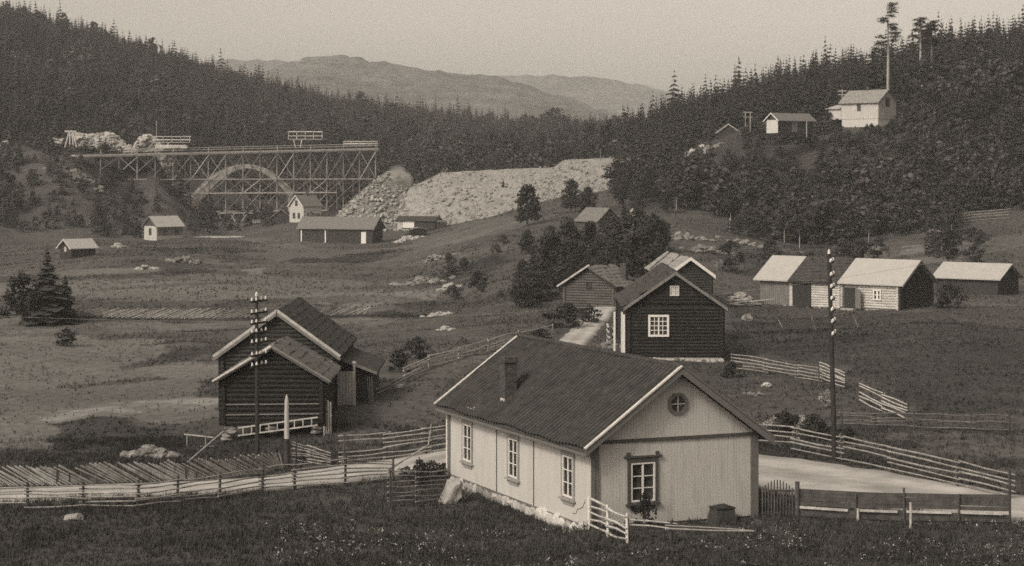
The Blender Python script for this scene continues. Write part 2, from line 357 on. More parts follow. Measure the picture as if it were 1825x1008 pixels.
# ------------------------------------------------------------------ roads
M_roadt = attr_mat('gravel_track', .335, .2, .95, .7)
def ribbon(name, pts, label, m=M_roadt, lift=.09):
    """pts: centre (x,y) and half widths left/right across the run"""
    P = [Vector((p[0], p[1])) for p in pts]; V = []; Fc = []; k = 15; TN = []
    fine = []
    for i in range(len(P) - 1):
        n = max(2, int((P[i+1] - P[i]).length / .8))
        for j in range(n):
            t = j / n; a = P[i].lerp(P[i+1], t); w = pts[i][2] * (1-t) + pts[i+1][2] * t; fine.append((a, w))
    fine.append((P[-1], pts[-1][2]))
    for _ in range(3):
        fine = [fine[0]] + [((fine[i-1][0] + fine[i][0]*2 + fine[i+1][0]) / 4, fine[i][1]) for i in range(1, len(fine)-1)] + [fine[-1]]
    for i, (a, w) in enumerate(fine):
        d = (fine[min(i+1, len(fine)-1)][0] - fine[max(i-1, 0)][0]).normalized(); nrm = Vector((-d.y, d.x))
        ww = w * (1 + .12 * (noise.noise(Vector((a.x*.6, a.y*.6, 2)))) + .10*noise.noise(Vector((a.x*2.1, a.y*2.1, 5))))
        for j in range(k):
            s = (j / (k-1) - .5) * 2; p = a + nrm * s * ww
            TN.append((1.0 + .2*noise.noise(Vector((p.x*.5, p.y*.5, 1))) + .16*noise.noise(Vector((p.x*2, p.y*2, 3)))) * (.5 if j in (0, k-1) else .8 if j in (1, k-2) else 1.1 if .25 < abs(s) < .6 else .90)); V.append((p.x, p.y, gz(p.x, p.y) + lift + .03 * (1 - s*s) - (.02 if .3 < abs(s) < .55 else 0) - (.12 if j in (0, k-1) else 0)))
    for i in range(len(fine)-1):
        for j in range(k-1): Fc.append((i*k+j, (i+1)*k+j, (i+1)*k+j+1, i*k+j+1))
    o = link(name, np_mesh(name, V, Fc, TN, True), m); return tag(o, label, kind='structure')
def gp(u, v): p = hit(u, v); return (p.x, p.y)
c0 = on(1560, 92.0); c1 = on(1380, 95.0)
ribbon('road', [(-45, 84.5, 2.0), (-26, 87.0, 2.0), (-18, 88.4, 1.9), (-11, 91.0, 1.9), (-6.0, 95.3, 1.9), (-2, 99.0, 2.2), (2.5, 101.5, 2.6),
                (7, 100.0, 3.4), (11, 95.5, 4.3), (16, 89.8, 4.2), (20, 85.2, 3.7), (24, 81.6, 3.4), (34, 74, 3.2)], 'pale gravel road passing behind the white house')
ribbon('path', [(4.5, 103, 1.6), (4.0, 118, 1.5), (3.6, 135, 1.3), (4.1, 150, 1.2), (6.2, 168, 1.3), (8.4, 184, 1.3), (9.4, 205, 1.2)],
       'narrow pale track climbing past the dark log house')

# ------------------------------------------------------------------ building blocks
def gable_prof(W, H, rise): return [(0, 0), (W, 0), (W, H), (W/2, H + rise), (0, H)]
def log_walls(mb, W, L, H, rise, r=.13, gables=(1, 1)):
    """stacked round logs with crossing ends, gable logs cut to the slope"""
    st = r * 1.85; n = int(H / st)
    e = .22
    for i in range(n + 1):
        z = r + i * st
        if z > H: break
        for y in (0, L): mb.tube((-e, y, z), (W + e, y, z), r, n=7)
        for x in (0, W): mb.tube((x, -e, z + st/2), (x, L + e, z + st/2), r, n=7)
    z = r + (n + 1) * st
    while z < H + rise - .12:
        t = (z - H) / rise; x0 = max(.02, W/2 * t)
        for k, y in enumerate((0, L)):
            if gables[k] and W - 2*x0 > .1: mb.tube((x0, y, z), (W - x0, y, z), r, n=7)
        z += st
    mb.box((.05, .05, 0), (W - .05, L - .05, H)); mb.prism([(.1, H), (W-.1, H), (W/2, H + rise - .1)], .04, L - .04)
def roof_slabs(mb, W, L, H, rise, oe, og, of, t=.12, lift=.06, y0=None, y1=None):
    sl = rise / (W/2); zr = H + rise + lift; ze = zr - sl * (W/2 + oe)
    a = -og if y0 is None else y0; b = L + of if y1 is None else y1
    mb.prism([(-oe, ze), (W/2, zr), (W/2, zr + t), (-oe, ze + t)], a, b)
    mb.prism([(W/2 + .002, zr), (W + oe, ze), (W + oe, ze + t), (W/2 + .002, zr + t)], a, b)
    return zr + t, ze + t, sl
def corrugate(root, name, W, L, H, rise, oe, og, of, m, lift=.2, pitch=.22, course=.36, amp=.035, side=(0, 1), y0=None, y1=None, irr=.01, step=.03, rib_shade=None):
    """pantile/shingle skin: waves along the ridge, stepped courses down the slope"""
    sl = rise / (W/2); zr = H + rise + lift; run = W/2 + oe; ln = run * math.sqrt(1 + sl*sl)
    ya = -og if y0 is None else y0; yb = L + of if y1 is None else y1
    n = max(4, int((yb - ya) / pitch)) * 4; nc = max(2, int(ln / course))
    ys = np.linspace(ya, yb, n + 1); V = []; Fc = []; TN = []
    rs = np.random.RandomState(int(W*100 + L*10))
    for sd in side:
        for c in range(nc):
            jit = rs.normal(0, irr, n//4 + 2).repeat(4)[:n+1]
            for e, up in ((0, 0.0), (1, step)):
                f = (c + e * 1.04) / nc; f = min(f, 1.01)
                d = run * f; x = W/2 - d if sd == 0 else W/2 + d
                z = zr - sl * d + up + .035*np.sin(ys*.8 + d*.5) + .03*np.sin(ys*1.9 + d*1.3 + W) + amp * np.abs(np.sin(np.arange(n+1) * math.pi / 4)) + jit
                b = len(V)
                if rib_shade: TN.append(np.where(np.arange(n+1) % 4 == 0, rib_shade[0], np.where(np.arange(n+1) % 4 == 2, rib_shade[1], (rib_shade[0] + rib_shade[1])/2)) * (rs.uniform(.8, 1.2, n//4 + 2).repeat(4)[:n+1] if e == 0 else 1))  # painted rib shade: dark valleys, pale crests; each tile also varies at random
                V += list(zip(np.full(n+1, x), ys, z))
                if e == 1:
                    for i in range(n): Fc.append((b-n-1+i, b-n+i, b+i+1, b+i) if sd == 0 else (b+i, b+i+1, b-n+i, b-n-1+i))
            # riser of the course (lower lip)
    return link(name, np_mesh(name, np.array(V), np.array(Fc), np.concatenate(TN) if rib_shade else None), m, root)
def barge(root, W, L, H, rise, oe, y, m, h=.2, t=.045, lift=.06, label=None):
    sl = rise / (W/2); zr = H + rise + lift; ze = zr - sl * (W/2 + oe)
    for s in (0, 1):
        mb = MB(); e = (-oe, ze) if s == 0 else (W + oe, ze)
        prof = [(e[0], e[1] - h*.35), (W/2, zr - h*.35), (W/2, zr + h*.75), (e[0], e[1] + h*.75)]
        if s: prof = prof[::-1]
        mb.prism(prof, y - t, y); mb.build('barge_board', m, root)
FACE = {'front': ((1, 0), (0, -1)), 'left': ((0, 1), (-1, 0)), 'right': ((0, 1), (1, 0)), 'back': ((1, 0), (0, 1))}
def face_pt(face, org, a, d, z):
    (dx, dy), (nx, ny) = FACE[face]; return Vector((org[0] + dx*a + nx*d, org[1] + dy*a + ny*d, z))
def window(root, face, org, a, z0, w, h, fm, cols, rows, pm=None, proud=.06, fw=.07, name='window', mw=.03, sill=None, back=None):
    """frame with muntins, pane as its child; a = centre along the wall"""
    mb = MB(); up = (0, 0, 1); P = lambda aa, zz, d=proud/2: face_pt(face, org, aa, d, zz)
    n = Vector((FACE[face][1][0], FACE[face][1][1], 0))
    mb.bar(P(a-w/2, z0+fw/2), P(a+w/2, z0+fw/2), proud, fw); mb.bar(P(a-w/2, z0+h-fw/2), P(a+w/2, z0+h-fw/2), proud, fw)
    mb.bar(P(a-w/2+fw/2, z0+fw), P(a-w/2+fw/2, z0+h-fw), fw, proud, n); mb.bar(P(a+w/2-fw/2, z0+fw), P(a+w/2-fw/2, z0+h-fw), fw, proud, n)
    iw, ih = w - 2*fw, h - 2*fw; q = proud * .35
    for i in range(1, cols):
        x = a - iw/2 + iw*i/cols; ww = mw * (2.2 if i * 2 == cols else 1)
        mb.bar(P(x, z0+fw, q), P(x, z0+h-fw, q), ww, proud*.5 + (.01 if ww > mw else 0), n)
    for j in range(1, rows):
        z = z0 + fw + ih*j/rows; mb.bar(P(a-iw/2, z, q-.003), P(a+iw/2, z, q-.003), proud*.45, mw)
    f = mb.build(name, fm, root)
    g_ = MB(); d = .006 if back is None else back
    g_.add([P(a-iw/2, z0+fw, d), P(a+iw/2, z0+fw, d), P(a+iw/2, z0+h-fw, d), P(a-iw/2, z0+h-fw, d)], [(0, 1, 2, 3)])
    g_.build('pane', pm or M_glass, f)
    if sill:
        s = MB(); s.bar(P(a-w/2-.05, z0-.03, .05), P(a+w/2+.05, z0-.03, .05), .12, .05); s.build('sill', sill, f)
    return f
def slab(root, name, face, org, a0, a1, z0, z1, d0, d1, m):
    p = face_pt(face, org, a0, d0, z0); q = face_pt(face, org, a1, d1, z1); mb = MB()
    mb.box([min(p[i], q[i]) for i in range(3)], [max(p[i], q[i]) for i in range(3)]); return mb.build(name, m, root)
def plank_wall(mb, face, org, a0, a1, z0, top, openings=(), w=.14, gap=.014, d=.025, base=0.):
    """vertical boards; top is a function of the position along the wall; openings (a0,a1,z0,z1)"""
    n = max(1, round((a1 - a0) / w)); w = (a1 - a0) / n
    for i in range(n):
        x0 = a0 + i*w + gap/2; x1 = a0 + (i+1)*w - gap/2; segs = [(z0, None)]
        for (p0, p1, q0, q1) in openings:
            if x1 > p0 and x0 < p1: segs = [(z0, q0), (q1, None)]
        for s0, s1 in segs:
            za = s1 if s1 is not None else top(x0); zb = s1 if s1 is not None else top(x1)
            if min(za, zb) <= s0 + .01: continue
            A = [face_pt(face, org, x, dd, z) for dd in (base, base + d) for x, z in ((x0, s0), (x1, s0), (x1, zb), (x0, za))]
            mb.add(A, [(4,5,6,7),(0,3,2,1),(0,1,5,4),(1,2,6,5),(2,3,7,6),(3,0,4,7)])

M_tile_shade = attr_mat('rib_shaded_tile', .029, .35, .85, 1.6)
# ------------------------------------------------------------------ the white house in front
HW, HL, HH, HR = 7.5, 15.6, 3.36, 2.70
HT = .401
house = thing('white_house', (3.11, 79.46, 0.0), 'large white boarded house with tiled roof and octagonal gable window', 'house', HT)
wins = [(2.12, .95, 1.0, 1.66), (7.77, .95, 1.0, 1.66), (13.08, .95, 1.0, 1.66)]
GW = (2.26, .95, 1.08, 1.56)
def cell_wall(mb, face, org, a0, a1, z0, z1, ops, depth):
    xs = sorted({a0, a1} | {o[0] for o in ops} | {o[1] for o in ops}); zs = sorted({z0, z1} | {o[2] for o in ops} | {o[3] for o in ops})
    for i in range(len(xs)-1):
        for j in range(len(zs)-1):
            cx, cz = (xs[i]+xs[i+1])/2, (zs[j]+zs[j+1])/2
            if any(o[0] < cx < o[1] and o[2] < cz < o[3] for o in ops): continue
            q = [face_pt(face, org, x, 0, z) for x, z in ((xs[i], zs[j]), (xs[i+1], zs[j]), (xs[i+1], zs[j+1]), (xs[i], zs[j+1]))]
            mb.add(q, [(0, 1, 2, 3)])
    for (p0, p1, q0, q1) in ops:
        c = [(p0, q0), (p1, q0), (p1, q1), (p0, q1)]
        for k in range(4):
            (xa, za), (xb, zb) = c[k], c[(k+1) % 4]
            mb.add([face_pt(face, org, xa, 0, za), face_pt(face, org, xb, 0, zb), face_pt(face, org, xb, -depth, zb), face_pt(face, org, xa, -depth, za)], [(0, 1, 2, 3)])
ops = [(c - w/2, c + w/2, z, z + h) for c, z, w, h in wins]
mb = MB(); cell_wall(mb, 'left', (0, 0), .0, HL, .05, HH, ops, .16)
cell_wall(mb, 'right', (HW, 0), .0, HL, .05, HH, [], .1); mb.add([(0, HL, .05), (HW, HL, .05), (HW, HL, HH), (HW/2, HL, HH+HR), (0, HL, HH)], [(0, 1, 2, 3, 4)])
# faint horizontal laps of the long wall's boarding
wall = mb.build('wall', M_white, house)
mb = MB(); gops = [(GW[0]-GW[2]/2, GW[0]+GW[2]/2, GW[1], GW[1]+GW[3])]
cell_wall(mb, 'front', (0, .03), .0, HW, .05, HH, gops, .16); mb.add([(0, .03, HH), (HW, .03, HH), (HW/2, .03, HH+HR)], [(0, 1, 2)])
plank_wall(mb, 'front', (0, .03), .02, HW-.02, .06, lambda x: HH, gops, .135, .007, .020)
slope = HR / (HW/2)
plank_wall(mb, 'front', (0, .03), .12, HW-.12, HH+.10, lambda x: HH + HR - abs(x - HW/2)*slope - .03, (), .135, .007, .020)
mb.build('gable_wall', M_whiteg, house)
slab(house, 'belt_board', 'front', (0, 0), .0, HW, HH-.03, HH+.10, -.02, .06, M_trimd)
for (a, b) in ((.0, .17), (.21, .34)): slab(house, 'corner_board', 'front', (0, 0), a, b, .0, HH-.03, -.02, .045, M_trim)
slab(house, 'corner_board', 'front', (0, 0), HW-.33, HW+.02, -.15, HH-.03, -.02, .05, M_trim)
slab(house, 'corner_board', 'left', (0, 0), HL-.36, HL+.0, -.1, HH, .0, .05, M_trim)
slab(house, 'corner_board', 'left', (0, 0), HL-.08, HL+.05, -.1, HH, .052, .075, M_sash)
for s in (5.68, 9.73): slab(house, 'pilaster_board', 'left', (0, 0), s-.10, s+.10, .06, HH-.1, .0, .035, M_trim)
for s in (5.68, 9.73): slab(house, 'pilaster_board', 'left', (0, 0), s-.055, s+.055, .06, HH-.1, .036, .05, M_barge)
slab(house, 'drip_board', 'left', (0, 0), .06, HL-.4, -.02, .07, .0, .05, M_trim)
def cased(face, org, c, z, w, h, cm):
    f = window(house, face, org, c, z, w, h, M_sash, 2, 3, M_glass, .06, .07, 'window', .035, None, -.06)
    for ch in f.children: pass
    mb = MB(); P = lambda a, zz, d: face_pt(face, org, a, d, zz); n = FACE[face][1]; n3 = (n[0], n[1], 0)
    t = .13
    mb.bar(P(c-w/2-t/2, z-.1, .035), P(c-w/2-t/2, z+h+.22, .035), t, .07, n3); mb.bar(P(c+w/2+t/2, z-.1, .035), P(c+w/2+t/2, z+h+.22, .035), t, .07, n3)
    mb.bar(P(c-w/2, z+h+.09, .035), P(c+w/2, z+h+.09, .035), .07, .18); mb.bar(P(c-w/2-.3, z+h+.24, .06), P(c+w/2+.3, z+h+.24, .06), .12, .06)
    for s in (-1, 1): mb.bar(P(c+s*(w/2+.1), z+h+.25, .05), P(c+s*(w/2+.1), z+h+.42, .05), .13, .07, n3)
    mb.bar(P(c-w/2-.22, z-.1, .07), P(c+w/2+.22, z-.1, .07), .14, .07); mb.bar(P(c-w/2, z-.22, .03), P(c+w/2, z-.22, .03), .05, .16)
    mb.build('casing', cm, f); return f
M_case = mat('casing_paint', .25, .15, 4, .7)
for c, z, w, h in wins: cased('left', (0, 0), c, z, w, h, M_case)
cased('front', (0, 0), *GW, M_trimd)
# curtains behind the gable panes are left dark; octagon window
mb = MB(); oc = (HW/2 + .08, 4.76); ro, ri = .47, .33
for k in range(8):
    a0 = R(22.5 + 45*k); a1 = R(67.5 + 45*k)
    q = [(oc[0] + r*math.cos(a), y, oc[1] + r*math.sin(a)) for y in (.0, -.07) for r, a in ((ri, a0), (ro, a0), (ro, a1), (ri, a1))]
    mb.add(q, [(4,5,6,7),(3,2,1,0),(0,1,5,4),(1,2,6,5),(2,3,7,6),(3,0,4,7)])
ow = mb.build('octagonal_window', M_trim, house)
mb = MB(); mb.add([(oc[0] + ri*math.cos(R(22.5+45*k)), -.012, oc[1] + ri*math.sin(R(22.5+45*k))) for k in range(8)], [tuple(range(8))]); mb.build('pane', M_glass, ow)
mb = MB(); mb.bar((oc[0]-ri, -.03, oc[1]), (oc[0]+ri, -.03, oc[1]), .03, .026); mb.bar((oc[0], -.033, oc[1]-ri), (oc[0], -.033, oc[1]+ri), .026, .03, (0, 1, 0)); mb.build('glazing_bar', M_sash, ow)
# roof
mb = MB(); roof_slabs(mb, HW, HL, HH, HR, .45, .5, .43, .10, .05); mb.build('roof_deck', M_trimd, house)
corrugate(house, 'tiled_roof', HW, HL, HH, HR, .5, .48, .41, M_tile_shade, .17, .31, .40, .11, irr=.006, step=.012, rib_shade=(.4, 1.75))  # shade between the ribs is painted into the tile colour
mb = MB(); zr = HH + HR + .24
for k in range(44): y = -.48 + k*(HL+.9)/44; mb.tube((HW/2, y, zr - .01*(k % 2)), (HW/2, y+.385, zr + .012), .10, .12, 8)
mb.build('ridge_tiles', M_tile, house)
barge(house, HW, HL, HH, HR, .5, -.5, M_trim, .26, .05, .02)
sl = slope; zrr = HH + HR + .05
for yy in (-.5, HL + .43):                          # pale capping boards along the verges
    for s in (-1, 1):
        if yy > 0 and s > 0: continue
        mb = MB(); x1 = HW/2 + s*(HW/2+.52); z1 = HH + HR + .27 - sl*(HW/2+.52)
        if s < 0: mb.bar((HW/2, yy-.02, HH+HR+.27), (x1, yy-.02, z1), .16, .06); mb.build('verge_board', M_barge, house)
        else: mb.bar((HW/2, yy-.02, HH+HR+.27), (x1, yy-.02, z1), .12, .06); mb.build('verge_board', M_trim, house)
mb = MB(); ex = -.5; ez = HH + HR + .10 - sl*(HW/2+.5)
mb.bar((ex+.05, -.45, ez-.1), (ex+.05, HL+.4, ez-.1), .05, .12); mb.build('eaves_board', M_trim, house)
# chimney on the near slope, narrow brick stack with a cap
ch = MB(); cx, cy = .86, 10.4; zb = HH + HR + .1 - sl*(HW/2 - cx)
ch.box((cx-.28, cy-.28, zb-.4), (cx+.28, cy+.28, zb+1.75)); ch.box((cx-.34, cy-.34, zb+1.55), (cx+.34, cy+.34, zb+1.66)); ch.box((cx-.31, cy-.31, zb+1.66), (cx+.31, cy+.31, zb+1.8))
for k in range(20):
    z = zb - .1 + k*.085
    ch.box((cx-.285, cy-.285, z), (cx+.285, cy+.285, z+.065))
cho = ch.build('chimney', M_brick, house)
mb = MB(); mb.bar((cx-.32, cy-.30, zb-.2), (cx-.32, cy+.1, zb-.2), .06, .35); mb.build('chimney_flashing', M_barge, cho)
mb = MB()
for q, (a, b) in enumerate(((11.6, 12.9), (13.3, 14.5))):
    z = ez + .3; mb.bar((-.15, a, z), (-.15, b, z+.02), .05, .05); mb.bar((-.1, (a+b)/2-.2, z-.12), (-.1, (a+b)/2-.2, z+.12), .04, .04, (1, 0, 0))
mb.build('roof_ladder_hook', M_barge, house)
# stone footing
for k in range(26):
    y = .2 + k * (HL-.3) / 26; big = 1.35 if k < 9 else 1.0
    mb = MB(); mb.lump((-.02, y, -.2), (.24, .44*random.uniform(.8, 1.2), .26*big*random.uniform(.8, 1.2)), k, .35)
    mb.build('foundation_stone', M_white if k < 10 and k % 3 else M_stonew if random.random() < .75 else M_stone, house, True)
for k in range(9):
    mb = MB(); mb.lump((.5 + k*.82, .22, -.12), (.36, .16, .19), 40+k, .3); mb.build('foundation_stone', M_stone, house, True)
mb = MB(); cr = [(-.012, .55, 1.02), (-.012, .72, .78), (-.012, 1.0, .66), (-.012, 1.25, .6), (-.012, 1.35, .42), (-.012, 1.75, .36)]
for p, q in zip(cr[:-1], cr[1:]): mb.bar(p, q, .012, .02, (1, 0, 0))
mb.build('wall_crack', M_trimd, house)

# ------------------------------------------------------------------ generic farm building
def farm(name, label, cat, loc, th, W, L, H, rise, kind, wm, rm, oe=.4, og=.4, of=.4, bm_=None, t=.12, skin=None, base=None, group=None):
    r = thing(name, loc, label, cat, th, group); mb = MB()
    if kind == 'log': log_walls(mb, W, L, H, rise)
    else:
        mb.prism(gable_prof(W, H, rise), 0, L)
        if kind == 'board':
            sl = rise / (W/2)
            plank_wall(mb, 'front', (0, 0), .01, W-.01, .02, lambda x: H + rise - abs(x-W/2)*sl - .05, (), .2, .025)
            plank_wall(mb, 'left', (0, 0), .01, L-.01, .02, lambda x: H, (), .2, .025); plank_wall(mb, 'right', (W, 0), .01, L-.01, .02, lambda x: H, (), .2, .025)
    mb.build('wall', wm, r)
    mb = MB(); roof_slabs(mb, W, L, H, rise, oe, og, of, t, .10 if kind == 'log' else .03)
    if skin:
        mb.build('roof_deck', M_boardd, r)
        corrugate(r, 'roof', W, L, H, rise, oe + .05, og, of, rm, (.10 if kind == 'log' else .03) + t + .02, *skin)
    else: mb.build('roof', rm, r)
    if bm_:
        barge(r, W, L, H, rise, oe + .02, -og, bm_, .2, .05, .08 if kind == 'log' else .03)
    if base:
        for k in range(int(W / .7)):
            s = MB(); s.lump((.35 + k*.7, .05, -.22), (.4, .22, .3), k + int(loc[0]*7), .3); s.build('foundation_stone', base, r, True)
        for k in range(int(L / .8)):
            for x in (.05, W-.05):
                s = MB(); s.lump((x, .4 + k*.8, -.22), (.22, .45, .3), k + 50, .3); s.build('foundation_stone', base, r, True)
    return r

def PART(o, n): return [c for c in o.children if c.name.split('.')[0] == n][0]
# left barn: tall rear house, lower front annex, shed and open door at the right
zb0 = 0.85
barn = thing('log_barn', (-13.0, 112.0, zb0), 'brown log barn with lower gabled annex in front and shed at its side', 'barn')
W1, L1 = 6.1, 11.8; H1 = 3.46 - zb0 + .42; R1 = 2.2
def shift(o, dx, dy=0, dz=0): o.location = (dx, dy, dz); return o
mb = MB(); log_walls(mb, W1, L1, H1, R1, .12); shift(mb.build('main_wall', M_logm, barn), -W1/2)
mb = MB(); roof_slabs(mb, W1, L1, H1, R1, .42, .35, .3, .12, .1); d = mb.build('roof_deck', M_boardd, barn); shift(d, -W1/2)
o = corrugate(barn, 'main_roof', W1, L1, H1, R1, .46, .33, .3, M_shingle, .25, .26, .4, .03, irr=.02); shift(o, -W1/2)
sl1 = R1/(W1/2)
for s in (-1, 1):
    for q, (dz, mm) in enumerate(((.30, M_railp), (.12, M_board))):
        mb = MB(); zt = H1 + R1 + dz; x1 = s*(W1/2 + .46); mb.bar((0, -.38-.02*q, zt), (x1, -.38-.02*q, zt - sl1*(W1/2+.46)), .06, .15); mb.build('barge_board', mm, barn)
WA, LA = 5.1, 7.0; HA = 2.93 - zb0 + .30; RA = 1.52; ax = .55 - WA/2 - .15
ax = -15.0 + 13.0
mb = MB(); log_walls(mb, WA, LA, HA, RA, .13, (1, 0)); shift(mb.build('annex_wall', M_log, barn), ax, -7.0)
for r_, (z0, z1) in enumerate(((.55, .62), (1.08, 1.14))):
    mb = MB(); mb.bar((ax+.1, -7.14, z0+.03), (ax+WA-.1, -7.14, z1+.02), .04, .06); mb.build('wall_batten', M_board, barn)
mb = MB(); roof_slabs(mb, WA, LA, HA, RA, .42, .45, -.1, .12, .1); shift(mb.build('annex_roof_deck', M_board, barn), ax, -7.0)
o = corrugate(barn, 'annex_roof', WA, LA, HA, RA, .45, .42, -.1, M_shingl2, .24, .3, .45, .025, irr=.03); shift(o, ax, -7.0); o.data.materials[0] = mat('annex_shingle', .105, .35, 3, .9, fine=.3, bump=.4)
slA = RA/(WA/2)
for s in (-1, 1):
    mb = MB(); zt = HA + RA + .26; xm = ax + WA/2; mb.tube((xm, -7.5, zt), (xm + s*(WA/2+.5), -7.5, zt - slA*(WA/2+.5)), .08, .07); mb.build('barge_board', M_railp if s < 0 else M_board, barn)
# lean-to
mb = MB(); mb.box((3.15, 3.2, -.2), (5.0, 9.5, 1.75)); plank_wall(mb, 'front', (0, 3.2), 3.16, 4.98, -.2, lambda x: 2.5 - (x-3.1)*.42, (), .2, .03); mb.build('shed_wall', M_boardd, barn)
mb = MB(); mb.prism([(3.0, 2.62), (5.35, 1.72), (5.35, 1.84), (3.0, 2.74)], 2.6, 10.2); mb.build('shed_roof', M_shingle, barn)
mb = MB(); mb.bar((3.0, 2.57, 2.66), (5.35, 2.57, 1.76), .05, .15); mb.build('barge_board', M_board, barn)
mb = MB(); plank_wall(mb, 'front', (0, 1.8), 2.95, 4.15, .05, lambda x: 1.95, (), .17, .02, .05); mb.build('open_door', M_railp, barn)
mb = MB(); mb.tube((4.1, 1.9, -.1), (4.1, 1.9, 2.35), .10, .08); mb.lump((4.1, 1.9, 2.4), (.13, .13, .14), 3, .2); mb.build('door_post', M_poleg, barn)
for k in range(3): mb = MB(); mb.bar((4.9+.1*k, 3.05, -.2), (4.75+.12*k, 3.12, 1.6), .06, .05); mb.build('leaning_board', M_board, barn)
for k, x in enumerate((ax+.25, ax+WA-.2, ax+WA/2)):
    for j in range(4 if k == 0 else 2):
        s = MB(); s.lump((x + random.uniform(-.12, .2), -6.9 + random.uniform(-.1, .1), -.12 - .2*j), (.36, .3, .15), k*9+j, .25); s.build('foundation_stone', M_stone, barn, True)
for k in range(4):
    mb = MB(); mb.tube((ax+WA+.15+.1*k, -7.0+.1*k, -.55), (ax+WA+.05+.14*k, -6.9, 1.5-.1*k), .06, .05); mb.build('leaning_pole', M_poleg if k % 2 == 0 else M_rail, barn)
# ladder hung along the front
p0 = at(424, 776, 104.6); p1 = at(566, 757, 104.5)
lad = thing('wooden_ladder', p0, 'pale wooden ladder hung lengthwise below the log barn wall', 'ladder')
dv = p1 - p0; up = Vector((0, 0, .40))
for q in (0, 1): mb = MB(); mb.bar(up*q, dv + up*q, .06, .07); mb.build('side_rail', M_railp, lad)
for k in range(9): a = dv * ((k+.6)/9.3); mb = MB(); mb.bar(a, a + up, .05, .05, (0, 1, 0)); mb.build('rung', M_railp, lad)
# pale pointed post
pp = on(511, 96.0); post = thing('gate_post', pp, 'tall pale round post with pointed top in front of the log barn', 'post')
mb = MB(); mb.tube((0, 0, -.2), (0, 0, 1.35), .15, .13, 10); mb.build('lower_post', M_post, post)
mb = MB(); mb.tube((0, 0, 1.35), (0, 0, 3.15), .125, .10, 10); mb.tube((0, 0, 3.15), (0, 0, 3.45), .10, .03, 10); mb.build('upper_post', M_poleg, post)

# dark log house with white window
lh = farm('log_house', 'dark log house with white framed window, sod roof and whitewashed footing', 'house', ((1120.5-CU)/F*146, 146.0, .62), 0., 6.72, 13.6, 3.62, 2.33,
          'log', M_log, M_turf, .36, .4, .3, None, .12, (.5, .5, .03, (0, 1), None, None, .05))
barge(lh, 6.72, 13.6, 3.62, 2.33, .40, -.40, M_board, .22, .05, .1)
window(lh, 'front', (0, -.13), 2.15, 1.5, 1.5, 1.58, M_sash, 4, 4, M_glass, .1, .15, 'window', .045)
window(lh, 'front', (0, -.13), 3.3, 4.45, .66, .72, M_barge, 2, 2, M_glassp, .07, .05, 'attic_window', .03)
mb = MB(); mb.box((.6, -.16, -.55), (6.75, .3, -.03)); mb.build('footing_wall', M_stonew, lh)
for k in range(20):
    s_ = MB(); s_.lump((.6 + k*.32, -.14, -.35 + .2*random.random()), (.28, .12, .18), k+70, .3); s_.build('foundation_stone', M_stonew if k % 3 else M_stone, lh)
for k, (x, y) in enumerate(((-.35, -.1), (-.9, 2.6), (-.35, 2.6))):
    mb = MB(); mb.box((x-.07, y-.07, -.1), (x+.07, y+.07, 3.1)); mb.build('porch_post', M_sash, lh)
mb = MB(); plank_wall(mb, 'left', (-.25, 0), .2, 1.4, .1, lambda x: 2.5, (), .2, .03); mb.build('porch_boarding', M_barge, lh)
pr = thing('log_pile', on(1090, 152.0), 'stack of split logs with pale ends beside the dark log house', 'log pile')
for k in range(8):
    for j in range(2):
        mb = MB(); z = .15 + .2*k; mb.tube((-.28 + .4*j + .03*k % .1, 0, z), (-.2 + .4*j, 2.4, z), .10, .09, 7); mb.build('split_log', M_logp if (k+j) % 2 else M_loggrey, pr)
# grey shed to its left
sh = farm('log_shed', 'small grey log shed with one dark gable window beside the track', 'shed', (at(1007, 0, 186).x, 186.0, gz(at(1007, 0, 186).x, 184)), -.50, 5.0, 5.0, 2.15, 1.55,
          'log', M_loggrey, M_shingl2, .45, .5, .3, None, .12, (.35, .5, .02, (0, 1), None, None, .02))
mb = MB(); mb.bar((-.55, -.55, 2.05), (2.75, -.55, 4.1), .08, .16); mb.build('barge_board', M_railp, sh)
window(sh, 'front', (0, -.13), 2.5, 1.9, .55, .62, M_logm, 1, 1, M_glass, .06, .06)
mb = MB(); mb.box((4.2, 3.0, 2.2), (4.75, 3.55, 4.15)); mb.box((4.15, 2.95, 4.0), (4.8, 3.6, 4.1)); mb.build('chimney', M_brick, sh)
# storehouse with white barge boards
st = farm('storehouse', 'dark storehouse gable with white barge boards behind the log house', 'storehouse', (at(1193, 0, 190).x, 190.0, .65), .06, 3.9, 15.5, 3.6, 1.42,
          'log', M_logm, M_shingl2, .38, .5, .3, None, .12, (.5, .6, .015))
PART(st, 'roof').data.materials[0] = mat('pale_shingle', .24, .22, 2, .9, fine=.15)
barge(st, 3.9, 15.5, 3.6, 1.42, .42, -.5, M_sash, .30, .06, .12)

# long right barn: three roofs in one row
FT, FW, FL, FH, FR = .86, 6.0, 15.4, 2.45, 1.95
fl = at(1601, 554, 188.0); fl.z = 1.02
fb = thing('long_barn', fl, 'long log barn with pale, dark and pale roof sections and open door', 'barn', FT)
mb = MB(); log_walls(mb, FW, 6.3, FH, FR, .13, (1, 0)); mb.build('log_wall', M_logp, fb)
mb = MB()
z = .13
while z < FH + FR - .15:
    t = max(0, (z - FH) / FR); mb.tube((FW/2*t - (.2 if t == 0 else 0), -.17, z), (FW - FW/2*t + (.2 if t == 0 else 0), -.17, z), .13, n=7); z += .24
mb.build('gable_wall', M_logm, fb)
mb = MB(); mb.box((.05, 6.5, 0), (FW, 12.0, FH)); r = .12; z = .12
while z < FH:
    mb.tube((-.02, 6.3, z), (-.02, 9.4, z), r, n=7); z += .23
mb.build('middle_wall', M_logp, fb)
